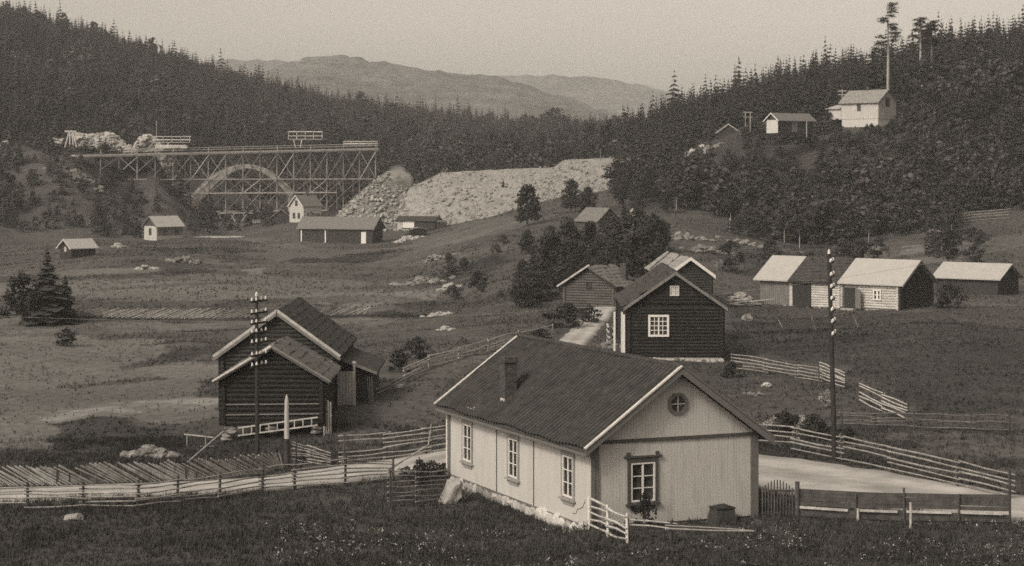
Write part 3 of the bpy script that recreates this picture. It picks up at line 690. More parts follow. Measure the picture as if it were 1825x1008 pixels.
mb = MB(); mb.box((.1, 11.6, 0), (FW, FL, FH)); plank_wall(mb, 'left', (.1, 0), 11.6, FL, 0, lambda x: FH, (), .22, .03); mb.build('boarded_wall', M_board, fb)
slab(fb, 'wide_doorway', 'left', (0, 0), 9.45, 11.55, .05, FH-.15, -.04, .12, M_pole)
slab(fb, 'doorway', 'left', (0, 0), 4.55, 5.65, .1, 2.0, .1, .16, M_pole)
slab(fb, 'door_frame', 'left', (0, 0), 5.66, 5.9, .0, 2.3, .1, .2, M_loggrey); slab(fb, 'door_lintel', 'left', (0, 0), 4.3, 5.65, 2.02, 2.3, .1, .2, M_board)
mb = MB(); hp = Vector((-.16, 4.5, 0)); dd = Vector((-.55, -.85, 0)).normalized()
mb.bar(hp + dd*.55 + Vector((0, 0, .12)), hp + dd*.55 + Vector((0, 0, 1.95)), 1.1, .05, (dd.y, -dd.x, 0)); mb.build('open_door', M_board, fb)
mb = MB(); mb.box((-.75, 4.4, -.25), (-.1, 5.8, .06)); mb.build('door_step', M_stonew, fb)
window(fb, 'left', (-.13, 0), 2.15, .95, .85, 1.0, M_sash, 2, 2, M_glass, .1, .13, 'window', .09)
def roof_sec(y0, y1, m, dz, skin=None):
    mb = MB(); roof_slabs(mb, FW, FL, FH, FR, .42, 0, 0, .12, .12 + dz, y0, y1); o = mb.build('roof', m, fb)
    if skin: corrugate(fb, 'roof_covering', FW, FL, FH, FR, .45, 0, 0, skin, .27 + dz, .35, .5, .02, (0, 1), y0, y1, .015)
roof_sec(-.7, 6.35, M_pale_roof, .05); roof_sec(6.36, 11.9, M_boardd, 0, M_shingle); roof_sec(11.91, FL + .5, M_pale_roof, .06)
barge(fb, FW, FL, FH, FR, .42, -.71, M_board, .16, .04, .14)
mb = MB(); mb.box((2.7, -.34, 3.2), (3.25, -.25, 3.8)); mb.build('gable_hatch', M_pole, fb)
for k in range(24):
    s = MB(); y = k*.66; s.lump((-.05, y, -.2), (.2, .36, .22), k+110, .3); s.build('foundation_stone', M_stonew if k % 3 else M_stone, fb, True)
for k in range(9):
    s = MB(); s.lump((k*.75, -.2 - .3*random.random(), -.3), (.4, .25, .3), k+150, .3); s.build('foundation_stone', M_stone, fb, True)
# right edge roof corner
farm('shed', 'pale roofed shed at the right edge behind the long barn', 'shed', on(1778, 207), .9, 5, 7, 1.7, 1.3, 'board', M_boardd, M_pale_roof, .4, .5, .3)
# lumber heap left of the long barn
lp = thing('plank_heap', on(1335, 196), 'loose heap of pale planks left of the long barn', 'plank heap')
for k in range(22):
    a = random.uniform(-.9, .5); c = Vector((random.uniform(-1.6, 1.3), random.uniform(-1, 1), .1 + .45*random.random())); d = Vector((math.cos(a), math.sin(a), random.uniform(-.1, .12))) * random.uniform(.7, 1.3)
    mb = MB(); mb.bar(c-d, c+d, .2, .05); mb.build('plank', M_railp if k % 2 else M_board, lp)

# ------------------------------------------------------------------ far buildings on the plain
def simple_win(r, face, org, a, z, w, h, m=M_glass, fm=M_sash, c=2, rr=2): window(r, face, org, a, z, w, h, fm, c, rr, m, .05, .06)
wh = farm('cottage', 'small two-storey white house with dark roof below the timber trestle', 'house', on(541, 440), -.72, 4.6, 5.6, 3.7, 2.3, 'board', M_white, M_shingl2, .2, .4, .3, M_sash)
wh.location = (at(541, 0, 452).x - 4.6*math.cos(.72), 452 + 4.6*math.sin(.72), gz(at(541, 0, 452).x, 452) - .1)
for a in (1.5, 3.1): simple_win(wh, 'front', (0, -.03), a, .9, .8, 1.3, M_glass, M_trim)
simple_win(wh, 'front', (0, -.03), 2.3, 3.7, .8, 1.3, M_glass, M_trim)
for a in (1.2, 4.6): simple_win(wh, 'right', (4.63, 0), a, 1.0, .8, 1.3, M_glass, M_sash)
mb = MB(); mb.prism([(4.6, 2.5), (6.4, 2.0), (6.4, 2.1), (4.6, 2.6)], 2.0, 4.0); mb.build('porch_roof', M_shingl2, wh)
for y in (2.1, 3.9): mb = MB(); mb.box((6.2, y-.06, 0), (6.32, y+.06, 2.05)); mb.build('porch_post', M_board, wh)
mb = MB(); mb.box((2.0, 3, 5.6), (2.5, 3.5, 6.8)); mb.build('chimney', M_brick, wh)
nb = farm('dark_shed', 'small dark gabled shed just left of the two-storey white house', 'shed', on(478, 462), .0, 6.0, 7, 1.4, 2.3, 'board', M_boardd, M_shingle, .3, .3, .3, M_board)
sw = farm('small_white_house', 'small white and grey house with pale roof on the left plain', 'house', on(282, 415), -.75, 4.2, 6.6, 3.1, 1.75, 'board', M_white, M_pale_roof, .5, .45, .4, M_trim)
sw.location.y = 418; sw.location.x = at(257, 0, 418).x; sw.location.z = gz(sw.location.x, 416)
mb = MB(); sl_ = 1.75/2.1; plank_wall(mb, 'front', (0, -.03), .0, 4.2, 3.0, lambda x: 3.1 + 1.75 - abs(x-2.1)*sl_ - .08, (), .2, .02); mb.build('gable_boarding', M_trimd, sw)
mb = MB(); plank_wall(mb, 'right', (4.23, 0), .15, 6.6, 1.0, lambda x: 3.1, (), .2, .02); mb.build('side_boarding', M_board, sw)
simple_win(sw, 'front', (0, -.05), 2.1, 1.1, .85, 1.4, M_glass, M_trim)
for a in (2.0, 5.0): simple_win(sw, 'right', (4.26, 0), a, 1.1, .9, 1.35, M_glass, M_trim)
ls = farm('small_shed', 'small dark shed with pale roof at the left edge of the plain', 'shed', on(100, 322), -.80, 3.4, 4.6, 2.0, 1.2, 'board', M_boardd, M_pale_roof, .45, .45, .4, M_barge)
ls.location.x = at(107, 0, 332).x; ls.location.y = 332; ls.location.z = gz(ls.location.x, 331)
window(ls, 'front', (0, -.03), 1.7, 1.3, .6, .7, M_sash, 1, 1, M_glassp, .05, .08)
db = farm('dark_barn', 'long dark barn with grey roof and white door in front of the white house', 'barn', on(668, 398), .95, 5.2, 15.5, 3.1, 1.9, 'board', M_boardd, M_shingl2, .5, .5, .4, M_board)
db.location.x = at(665, 0, 392).x; db.location.y = 390; db.location.z = gz(db.location.x, 392) - .1
db.rotation_euler.z = 1.25
for a in (9.8, 14.9): mb = MB(); mb.box((-.2, a-.12, .0), (-.05, a+.12, 2.6)); mb.build('white_post', M_sash, db)
slab(db, 'door', 'left', (0, 0), 1.3, 2.3, -.1, 2.3, .05, .12, M_sash)
slab(db, 'doorway', 'left', (0, 0), 5.2, 7.6, 0, 2.6, .03, .06, M_pole)
ob = farm('lumber_shed', 'low open lumber shed with white boarding beside the gravel slope', 'shed', on(742, 408), 1.25, 3.6, 8.2, 1.7, .7, 'board', M_boardd, M_boardd, .4, .3, .3)
ob.location = on(775, 404)
slab(ob, 'white_boarding', 'left', (0, 0), 4.4, 6.9, .2, 1.7, .04, .1, M_sash); slab(ob, 'open_bay', 'left', (0, 0), 7.0, 8.1, .0, 1.6, .03, .08, M_railp)
cr_ = farm('log_hut', 'tiny dark log hut with flat-pitched grey roof by the lumber shed', 'hut', on(735, 392), .2, 2.6, 2.6, 1.7, .35, 'log', M_log, M_shingl2, .25, .25, .25)
cb2 = thing('plank_stack', on(779, 402), 'square stack of dark planks right of the lumber shed', 'plank stack')
for k in range(9): mb = MB(); mb.box((-.1*(k % 2), 0, .2*k), (1.9 + .1*(k % 2), 1.6, .2*k+.15)); mb.build('plank_layer', M_board if k > 6 else M_boardd, cb2)
# roof in the copse
hb = farm('hillside_cabin', 'cabin with pale shingle roof half hidden in the copse', 'cabin', on(1032, 318), -.95, 4.2, 4.2, 1.7, 1.6, 'log', M_loggrey, M_shingl2, .4, .3, .3)
PART(hb, 'roof').data.materials[0] = MATS['hill_shingle'] if 'hill_shingle' in MATS else M_shingl2
hb.location = (at(1066, 0, 285).x, 285, gz(at(1058, 0, 285).x, 287) + .1); hb.rotation_euler.z = .75
# ------------------------------------------------------------------ hillside buildings on the right
kb = farm('hillside_house', 'white house with grey shingled roof high on the right hillside', 'house', at(1565, 211, 378), .75, 5.6, 8.6, 3.3, 2.1, 'board', M_white, M_shingl2, .5, .5, .4, M_trimd)
PART(kb, 'roof').data.materials[0] = mat('hill_shingle', .2, .3, 2, .9, stretch=(1, 1, 1), fine=.2)
mb = MB(); plank_wall(mb, 'front', (0, -.03), .02, 5.58, .02, lambda x: 3.3 + 2.1 - abs(x-2.8)*.75 - .06, (), .2, .02); mb.build('gable_boarding', mat('dull_paint', .32, .15, 3), kb)
window(kb, 'front', (0, -.06), 2.8, 2.3, 1.3, 1.7, M_trimd, 2, 3, M_glass, .06, .1)
window(kb, 'left', (-.03, 0), 4.4, 1.5, .9, 1.4, M_trim, 2, 3, M_glass, .06, .08)
mb = MB(); mb.prism([(0, 0), (-.1, 2.0), (3.0, 2.6), (3.0, 0)], 8.65, 11.6); mb.build('annex_wall', M_white, kb)
mb = MB(); mb.prism([(-.5, 2.0), (3.0, 2.75), (3.0, 2.87), (-.5, 2.12)], 8.62, 12.0); mb.build('annex_roof', M_pale_roof, kb)
mb = MB(); mb.box((.05, .05, -2.2), (5.55, 8.5, .0)); mb.build('base_wall', M_white, kb)
mb = MB(); mb.box((2.6, 4.2, 5.0), (3.1, 4.7, 6.2)); mb.build('chimney', M_brick, kb)
ks = farm('hillside_shed', 'open-sided shed with pale grey roof and white gable trim on the right hillside', 'shed', at(1366, 238, 370), -.95, 3.2, 8.8, 2.5, 1.15, 'board', M_boardd, M_shingl2, .4, .4, .4, M_sash)
slab(ks, 'end_boarding', 'front', (0, 0), .1, 3.1, .1, 2.5, .03, .08, M_barge); slab(ks, 'door', 'right', (3.2, 0), 3.3, 4.7, .3, 2.1, .03, .08, M_board)
mb = MB(); mb.box((3.5, 6.6, -.6), (3.65, 6.75, 2.4)); mb.build('post', M_poleg, ks)
kt = farm('hillside_hut', 'low dark hut with pale barge boards leftmost on the right hillside', 'hut', at(1279, 246, 395), .0, 4.2, 4.5, 1.2, 1.5, 'board', M_boardd, M_shingle, .35, .3, .3, M_railp)

# ------------------------------------------------------------------ telegraph poles
def insul(mb, p, r=.045, h=.13):
    p = Vector(p); mb.tube(p, p + Vector((0, 0, h*.6)), r, r*.95, 8); mb.tube(p + Vector((0, 0, h*.6)), p + Vector((0, 0, h)), r*.8, r*.4, 8)
def tele(label, base, hgt, lean, ad, arms, r=.12, alen=1.7, ins=None):
    o = thing('telegraph_pole', base, label, 'telegraph pole', 0, None); top = Vector((lean, 0, hgt))
    mb = MB(); mb.tube((0, 0, -.5), top, r, r*.72, 12); mb.build('pole', M_pole, o)
    mb = MB(); insul(mb, top + Vector((0, 0, -.02)), .07, .24); mb.build('pole_cap', M_porc, o)
    ad = Vector((ad[0], ad[1], 0)).normalized()
    for zf in arms:
        c = Vector((lean*zf/hgt, 0, zf)); side = Vector((ad.y, -ad.x, 0)) * .12
        mb = MB(); mb.bar(c + side - ad*alen/2, c + side + ad*alen/2, .08, .10); a = mb.build('crossarm', M_pole, o)
        for t in (ins or (-.42, -.15, .15, .42)):
            m2 = MB(); insul(m2, c + side + ad*alen*t + Vector((0, 0, .05)), .052, .15); m2.build('insulator', M_porc, a)
    return o
b1 = hit(459, 836)
h1 = (836-528)/F*b1.y
tele('dark telegraph pole with rows of white insulators in front of the log barn', b1, h1, -.05, (.34, .94),
     [h1 - (v-528)/F*b1.y for v in (536, 557, 575, 592, 610, 632, 651)], .11, 1.7)
b2 = hit(1488, 822)
h2 = (822-452)/F*b2.y
tele('dark telegraph pole with white insulators beside the road fence, right of the white house', b2, h2, -.28, (.24, .97),
     [h2 - (v-452)/F*b2.y for v in (467, 491, 512, 533, 553, 574, 596)], .135, 1.9)
# one wire sagging across the valley
mb = MB(); A = at(-60, 560, 150.); Bp = at(700, 540, 165.); Cc = at(1380, 479, 175.); Dd = at(1900, 420, 185)
pts = []
for k in range(61):
    t = k/60; p = A.lerp(Dd, t); p.z -= 4*t*(1-t)*3.1; pts.append(p)
for p, q in zip(pts[:-1], pts[1:]): mb.tube(p, q, .011, n=4)
tag(mb.build('overhead_wire', M_rail), 'thin overhead wire strung across the valley above the barns', 'wire')
# small hillside poles
def util(name, label, p, h, m, arm=None, r=.13):
    o = thing(name, p, label, 'pole'); mb = MB(); mb.tube((0, 0, -1), (0, 0, h), r, r*.8); mb.build('pole', m, o)
    if arm:
        for z in arm: a = MB(); a.bar((-.8, 0, h-z), (.8, 0, h-z), .12, .14); a.build('crossarm', m, o)
    return o
p = on(1501, 386); util('utility_pole', 'thin pole with two crossarms left of the white hillside house', p, at(0, 159, 386).z - p.z, M_poleg, (.3, 1.0), .1)
p = on(1673, 392); util('utility_pole', 'grey crossarm pole at the far right of the hillside woods', p, at(0, 134, 392).z - p.z, M_poleg, (.4, 1.1), .1)
p = on(1643.5, 384); util('bare_pole', 'pale bare pole right of the white hillside house', p, at(0, 151, 384).z - p.z, M_barkp, None, .2)
p = on(1333, 387); tw = thing('mast_frame', p, 'pair of wooden posts joined by a crossbeam left of the hillside shed', 'mast'); hh = at(0, 198, 387).z - p.z
for x in (-.45, .45): mb = MB(); mb.tube((x, 0, -.5), (x, 0, hh), .12, .1); mb.build('post', M_timber, tw)
for z in (.3, 1.2): mb = MB(); mb.box((-.9, -.1, hh-z), (.9, .1, hh-z+.2)); mb.build('crossbeam', M_timber, tw)
p = on(1070, 436); util('bare_pole', 'slim pole on top of the gravel embankment', (p.x, p.y, 15.0), at(0, 265, 436).z - 15, M_timber, None, .09)
p = on(279, 530); util('bare_pole', 'slim pale pole behind the timber stack on the trestle deck', p, at(0, 215, 530).z - p.z, M_poleg, None, .09)
for u, v0, v1, lab in ((1301, 411, 388, 'left of two short pale posts at the foot of the wooded slope'), (1393, 430, 402, 'right of two short pale posts at the foot of the wooded slope')):
    p = hit(u, v0); util('marker_post', lab, p, (v0-v1)/F*p.y, M_poleg, None, .1)

# ------------------------------------------------------------------ fences
def rail_fence(label, posts, nr, rm=M_rail, pm=M_post, rr=.036, pr_=.055, fr=None, over=.25, group=None, jit=.05, name='rail_fence', extra=1.08, mid=0, tops=None):
    """posts: (u, v of foot, v of top rail) in the photo, stood on the ground there"""
    P = []; rnd = random.Random(int(posts[0][0]*7 + posts[0][1]))
    for u, vb, vt in posts: p = hit(u, vb); P.append((p, (vb - vt)/F*p.y))
    base = P[0][0]; o = thing(name, base, label, 'fence', 0, group)
    L = []
    for i, (p, h) in enumerate(P):
        L.append((p, h))
        if i + 1 < len(P):
            for k in range(mid):
                t = (k+1)/(mid+1); q = p.lerp(P[i+1][0], t); q.z = gz(q.x, q.y); L.append((q, h*(1-t) + P[i+1][1]*t))
    for i, (p, h) in enumerate(L):
        mb = MB(); l = rnd.uniform(-.04, .04); mb.tube(p - base + Vector((0, 0, -.25)), p - base + Vector((l, 0, h*extra + rnd.uniform(0, .12))), pr_, pr_*.8, 7); mb.build('post', pm, o)
    mb = MB(); fr = fr or [1 - k*(1-.16)/max(1, nr-1) for k in range(nr)]
    for i in range(len(L)-1):
        (p, h), (q, k) = L[i], L[i+1]; d = (q - p).normalized(); s = Vector((d.y, -d.x, 0)) * pr_ * (1 if i % 2 else -1)
        for f in fr:
            if f < .9 and rnd.random() < .07: continue
            j = lambda: rnd.uniform(-jit, jit)
            a = p - base + s + Vector((0, 0, h*f + j())) - d*over; b = q - base + s + Vector((0, 0, k*f + j())) + d*over
            m = (a + b)/2 + Vector((0, 0, j()*1.2)); r0 = rr*rnd.uniform(.8, 1.15); mb.tube(a, m, r0, r0*.92, 6); mb.tube(m, b, r0*.92, r0*.75, 6)
    mb.build('rail_panel', rm, o); return o
rail_fence('long rail fence along the near side of the pale road', [(-40, 911, 868), (50, 910, 867), (147, 907, 866), (245.5, 907, 864), (316, 900, 855), (391, 892, 846), (467, 878, 836), (525, 873, 828), (615, 868, 818), (700, 858, 822)], 6, M_rail, M_post, .036, .065, extra=1.12, over=.15)
rail_fence('rail fence climbing the bank between log barn and white house', [(613, 832, 777), (690, 822, 772), (760, 812, 762), (803, 806, 757)], 6, M_railp, M_raild, .036, .05)
rail_fence('short splayed rail fence beside the tall pale post', [(527, 826, 787), (555, 828, 795), (584, 832, 806)], 6, M_rail, M_raild, .03, .045)
rail_fence('dark rail panel between the boulder and the road fence', [(695, 905, 842), (742, 903, 840), (795, 895, 838)], 7, M_rail, M_post, .036, .045, over=.1)
rail_fence('pale rail fence slanting out from the house corner', [(1050, 944, 890), (1084, 956, 905), (1118, 968, 921)], 5, M_railp, M_sash, .052, .06, extra=1.02, over=.05)
rail_fence('single pale rail on short posts before the house gable', [(1120, 962, 925), (1195, 966, 933), (1332, 955, 944)], 2, M_railp, M_raild, .04, .055, fr=[1, .75], extra=1.02)
rail_fence('rail fence along the far side of the road by the right pole', [(1345, 800, 757), (1417, 806, 762), (1500, 824, 778), (1590, 843, 797), (1706, 870, 822), (1800, 892, 846)], 5, M_rail, M_post, .042, .065, extra=1.14)
rail_fence('weathered rail fence running uphill from the log house', [(1305, 661, 632), (1364, 668, 640), (1420, 676, 650), (1460, 682, 656)], 5, M_rail, M_raild, .042, .05)
rail_fence('upper bleached fence panel left of the gap behind the pole', [(1459, 676, 646), (1482, 684, 655), (1506, 692, 664)], 6, M_railp, M_post, .052, .05, over=.1)
rail_fence('lower bleached fence panel right of the gap behind the pole', [(1530, 716, 683), (1574, 738, 702), (1617, 757, 719)], 6, M_railp, M_post, .052, .05, over=.1)
rail_fence('low dark rail fence below the bleached fence panels', [(1500, 760, 735), (1560, 762, 737), (1622, 762, 738)], 4, M_railm, M_post, .04, .05)
rail_fence('dark rail fence at right edge behind the road', [(1628, 764, 736), (1680, 766, 738), (1730, 768, 740), (1800, 770, 741)], 3, M_railm, M_post, .04, .05)
rail_fence('rail fence at the upper right edge of the wooded slope', [(1575, 407, 392), (1615, 406, 390), (1660, 403, 387), (1688, 400, 384), (1730, 395, 378), (1800, 390, 372)], 4, M_rail, M_post, .06, .09)
rail_fence('old rail fence rising across the meadow behind the white house', [(722, 672, 656), (765, 655, 635), (820, 640, 620), (870, 628, 606), (925, 612, 592), (985, 600, 580)], 5, M_railp, M_rail, .05, .06, jit=.10)
rail_fence('fallen rail fence trailing down the meadow', [(640, 715, 704), (700, 692, 678), (760, 666, 650)], 3, M_rail, M_raild, .045, .04, jit=.12)
rail_fence('thin rail fence below the long barn', [(1330, 578, 560), (1385, 584, 563), (1450, 588, 564), (1522, 586, 563), (1572, 583, 556), (1640, 582, 560)], 3, M_raild, M_raild, .025, .04, jit=.08)
rail_fence('weathered rail fence along the foot of the wooded slope', [(1180, 470, 459), (1280, 462, 450), (1355, 455, 444)], 3, M_raild, M_raild, .04, .06, jit=.1)
for u, v, h in ((1390, 585, 16), (1449, 588, 24), (1524, 584, 22)):
    p = hit(u, v); mb = MB(); hh = h/F*p.y; mb.bar((.3, 0, -.1), (-.15, 0, hh), .07, .06); o = mb.build('leaning_stake', M_rail); o.location = p
    tag(o, {1390: 'leftmost of three pale stakes leaning on the thin fence below the long barn', 1449: 'middle one of three pale stakes leaning on the thin fence below the long barn', 1524: 'rightmost of three pale stakes leaning on the thin fence below the long barn'}[u], 'stake')
def skigard(label, pts, hpx, step=.34, run=1.5, rm=M_rail, pm=M_post, pstep=.55, rr=.035, flip=1):
    P = [hit(u, v) for u, v in pts]; o = thing('slanted_rail_fence', P[0], label, 'fence'); base = P[0]; rnd = random.Random(int(pts[0][1]))
    S = [0]
    for a, b in zip(P[:-1], P[1:]): S.append(S[-1] + (b-a).length)
    def along(s):
        s = max(0, min(S[-1]-1e-4, s))
        for i in range(len(P)-1):
            if s <= S[i+1]:
                t = (s-S[i])/(S[i+1]-S[i]); p = P[i].lerp(P[i+1], t); p.z = gz(p.x, p.y); return p, hpx/F*p.y
    mb = MB(); s = -run*.4
    while s < S[-1]:
        p, h = along(s); q, _ = along(s + run); a = p - base; b = q - base; k = rnd.uniform(.85, 1.1)
        if flip > 0: a = a + Vector((0, 0, h*k)); b = b + Vector((0, 0, .02))
        else: a = a + Vector((0, 0, .02)); b = b + Vector((0, 0, h*k))
        if rnd.random() < .93: mb.tube(a, b, rr*rnd.uniform(.7, 1.3), rr*rnd.uniform(.6, 1.2), 5)
        s += step*rnd.uniform(.7, 1.3)
    mb.build('slanted_rails', rm, o)
    s = 0
    while s < S[-1]:
        p, h = along(s); m2 = MB(); m2.tube(p - base + Vector((0, .05, -.2)), p - base + Vector((rnd.uniform(-.04, .04), .05, h*rnd.uniform(.95, 1.2))), rr*.9, rr*.7, 6); m2.build('post', pm, o)
        s += pstep*rnd.uniform(.8, 1.2)
skigard('slanted split-rail fence on the far side of the road, left', [(-30, 868), (105, 866), (225, 860), (330, 858), (420, 850), (505, 838)], 36, .2, 1.5, M_rail, M_post, .56, .042)
skigard('slanted hurdle fence crossing the field on the left', [(110, 562), (200, 566), (300, 568), (400, 568), (470, 566)], 17, .55, 2.6, M_rail, M_raild, 2.4, .05, -1)
skigard('slanted hurdle fence crossing the field behind the log barn', [(560, 563), (610, 562), (660, 560)], 15, .6, 2.4, M_rail, M_raild, 2.4, .05, -1)
# picket gate and the boarded fence right of it
gp0 = hit(1357, 922); gp1 = hit(1416, 922); gate = thing('picket_gate', gp0, 'small dark picket gate with arched top beside the white house', 'gate')
dv = gp1 - gp0
for k in range(11):
    t = (k+.3)/11; a = dv*t; top = (1.18 + .36*math.sin(math.pi*min(1, t*1.05)))
    mb = MB(); mb.bar(a + Vector((0, 0, .08)), a + Vector((0, 0, top)), .05, .03, (0, 1, 0)); mb.build('picket', M_raild, gate)
for z in (.2, 1.08): mb = MB(); mb.bar(Vector((0, .04, z)), dv + Vector((0, .04, z)), .05, .09); mb.build('cross_rail', M_raild, gate)
mb = MB(); mb.bar(Vector((.05, .07, 1.0)), dv*.95 + Vector((0, .07, .35)), .04, .08); mb.build('brace', M_raild, gate)
def board_fence():
    posts = [(1421, 922, 858), (1525, 928, 880), (1611, 930, 869), (1709, 932, 880), (1800, 934, 884)]
    P = [(hit(u, vb), vt) for u, vb, vt in posts]; base = P[0][0]; o = thing('board_fence', base, 'dark boarded fence with pale bottom rail right of the gate', 'fence')
    H = []
    for i, (p, vt) in enumerate(P):
        h = (posts[i][1]-vt)/F*p.y; mb = MB(); r = .1 if i == 0 else .05; mb.tube(p-base+Vector((0, 0, -.3)), p-base+Vector((0, 0, h)), r, r*.9, 8); mb.build('post', M_post, o)
    mb = MB(); m2 = MB(); rnd = random.Random(5)
    for (p, _), (q, _) in zip(P[:-1], P[1:]):
        for k, z in enumerate((1.08, .92, .77, .60, .30, .14)):
            a = p-base+Vector((0, .06, z+rnd.uniform(-.02, .02))); b = q-base+Vector((0, .06, z+rnd.uniform(-.02, .02)))
            mb.bar(a, b, .03, .165)
        c = p-base; d = q-base; m2.bar(c.lerp(d, .04)+Vector((0, -.07, .44)), c.lerp(d, .86)+Vector((0, -.07, .42)), .04, .10)
    mb.build('dark_boards', M_raild, o); m2.build('pale_rail', M_railp, o)
    for u, v0, v1 in ((1529, 929, 906), (1623, 941, 895)):
        p = hit(u, v0); m3 = MB(); m3.tube(p-base+Vector((0, 0, -.1)), p-base+Vector((0, 0, (v0-v1)/F*p.y)), .055, .05, 7); m3.build('pale_post', M_railp, o)
board_fence()
# slanting gate bar and lever by the dark panel
mb = MB(); a = hit(690, 850); b = a + Vector((1.9, .3, 1.45)); mb.tube((0, 0, .3), b - a, .045, .035); mb.tube(b - a, (2.0, 1.0, 2.3), .035, .03); o = mb.build('gate_bar', M_rail); o.location = a
tag(o, 'long slanting pole propped at the road fence left of the boulder', 'pole')
p = at(0, 0, 1); a = hit(338, 824); b = hit(397, 800)
mb = MB(); mb.bar((0, 0, .1), at(399, 768, 101.5) - a, .07, .06); o = mb.build('slanting_pole', M_rail); o.location = a; tag(o, 'slanting pole leaning up toward the log barn corner', 'pole')
rk = thing('drying_rack', hit(354, 797), 'low pale rail on legs left of the log barn', 'rack')
mb = MB(); mb.bar((-.75, 0, .68), (.75, .1, .50), .06, .06); mb.build('rail', M_railp, rk)
for x in (-.6, .35): mb = MB(); mb.bar((x, .02, -.05), (x, .02, .6), .05, .05, (0, 1, 0)); mb.build('leg', M_rail, rk)
for x, s in ((.1, 1),): mb = MB(); mb.bar((.1, 0, .05), (.9, .0, .06), .08, .05); mb.build('board', M_railp, rk)

# ------------------------------------------------------------------ stones
def boulder(label, u, v, r, m=M_stonew, rz=0., sink=.25, name='boulder'):
    p = hit(u, v); mb = MB(); mb.lump((0, 0, r[2]*(1-2*sink)), r, int(u), .28); o = mb.build(name, m, None); o.location = p; o.rotation_euler = (0, 0, rz); return tag(o, label, 'boulder')
bo = boulder('big pale boulder at the far corner of the white house', 791, 896, (.50, .5, .80), M_stonew); bo.rotation_euler = (0, R(34), .2)
boulder('pale flat boulder in the grass at lower left', 131, 927, (.45, .3, .2))
boulder('dark rounded stone in the meadow left of the long barn', 1333, 572, (.55, .4, .45), M_stone)
boulder('pale stone on the bank behind the road fence', 1366, 690, (.36, .3, .22))
boulder('pale stone lying in the meadow right of the log barn', 712, 690, (.5, .3, .13))
boulder('pale rock near the hillside cabin', 1128, 402, (.9, .8, 1.6), M_stonew)
lumps = []
for k in range(6): mb = MB(); mb.lump((0, 0, 0), (1, 1, .75), 200+k, .4); lumps.append(mb.mesh('stone'))

def heap(label, u, v, wpx, dpx, n, r, m=M_stone, cat='stone heap', name='stone_heap', D=None, hump=0):
    c = on(u, D) if D else hit(u, v); o = thing(name, c, label, cat); rnd = random.Random(int(u*3+v))
    for k in range(n):
        x = rnd.gauss(0, .42)*wpx/F*c.y; y = rnd.gauss(0, .4)*dpx/F*c.y*4; s = r*rnd.uniform(.5, 1.3)
        me = lumps[k % 6]
        q = bpy.data.objects.new('stone', me); C.objects.link(q); q.parent = o
        if not me.materials: me.materials.append(M_stone)
        q.material_slots[0].link = 'OBJECT'; q.material_slots[0].material = m
        q.location = (x, y, gz(c.x+x, c.y+y) - c.z + s*.08 + hump*rnd.random()*math.exp(-(x/(.42*wpx/F*c.y))**2*.7) + (rnd.random()*r if abs(x) < .25*wpx/F*c.y else 0)); q.scale = (s*rnd.uniform(.8, 1.4), s, s*rnd.uniform(.6, 1)); q.rotation_euler = (0, 0, rnd.uniform(0, 6.28))
heap('heap of grey field stones at the near end of the rising field', 752, 505, 45, 8, 46, .55)
heap('pale stones scattered right of the grey field heap', 800, 514, 22, 4, 30, .36, M_stonew)
heap('row of stones along the field edge above the grey heap', 775, 462, 44, 4, 40, .42, M_stone)
heap('pale stones and broken rails at the end of the hurdle fence', 778, 562, 30, 6, 34, .26, M_stonew)
heap('small pale stone heap in the meadow above the old fence', 792, 588, 20, 6, 24, .22, M_stonew)
heap('tumbled stone wall on the bank left of the log barn', 270, 812, 60, 6, 60, .30, M_stone)
heap('pale rubble spilling below the lumber shed', 725, 428, 30, 9, 50, .6, M_stonew)
heap('stones on the slope above the storehouse', 1260, 448, 55, 10, 50, .5, M_stone)
heap('low stony mound on the plain below the small white house', 330, 466, 34, 7, 50, .6, M_stone)
heap('flat pale stones at the upper edge of the left field', 262, 480, 20, 2, 14, .5, M_stonew)
heap('stones beside the small white house on the plain', 210, 440, 14, 4, 18, .5, M_stonew)
heap('stone edging along the path by the dark log house', 1095, 618, 22, 10, 22, .32, M_stone)
heap('stones on the bank behind the road right of the house', 1350, 702, 20, 10, 10, .18, M_stone)
heap('pale loose stones right of the log house', 1318, 530, 28, 8, 26, .3, M_stonew)
heap('pale stony ground below the hillside hut', 1265, 0, 26, 2, 30, .7, M_stone, D=388)
heap('pale stones in a break of the wood left of the hillside hut', 1215, 0, 36, 2, 30, .8, M_stonew, D=400)
heap('pale rocks in a break of the wood above the embankment end', 1160, 0, 40, 2, 44, 1.0, M_stonew, D=414)
heap('pale rocks where the wood meets the embankment crest', 1108, 0, 24, 2, 30, .9, M_stonew, D=428)
heap('stones in the rough ground between copse and hillside wood', 1225, 425, 60, 8, 50, .45, M_stone)
heap('scattered stones below the two short pale posts', 1330, 436, 60, 7, 50, .4, M_stone)
heap('stones at the foot of the wooded slope, far right', 1655, 412, 50, 6, 24, .4, M_stone)
heap('rocky knoll above the long barn', 1550, 452, 36, 8, 40, .9, M_rubble)
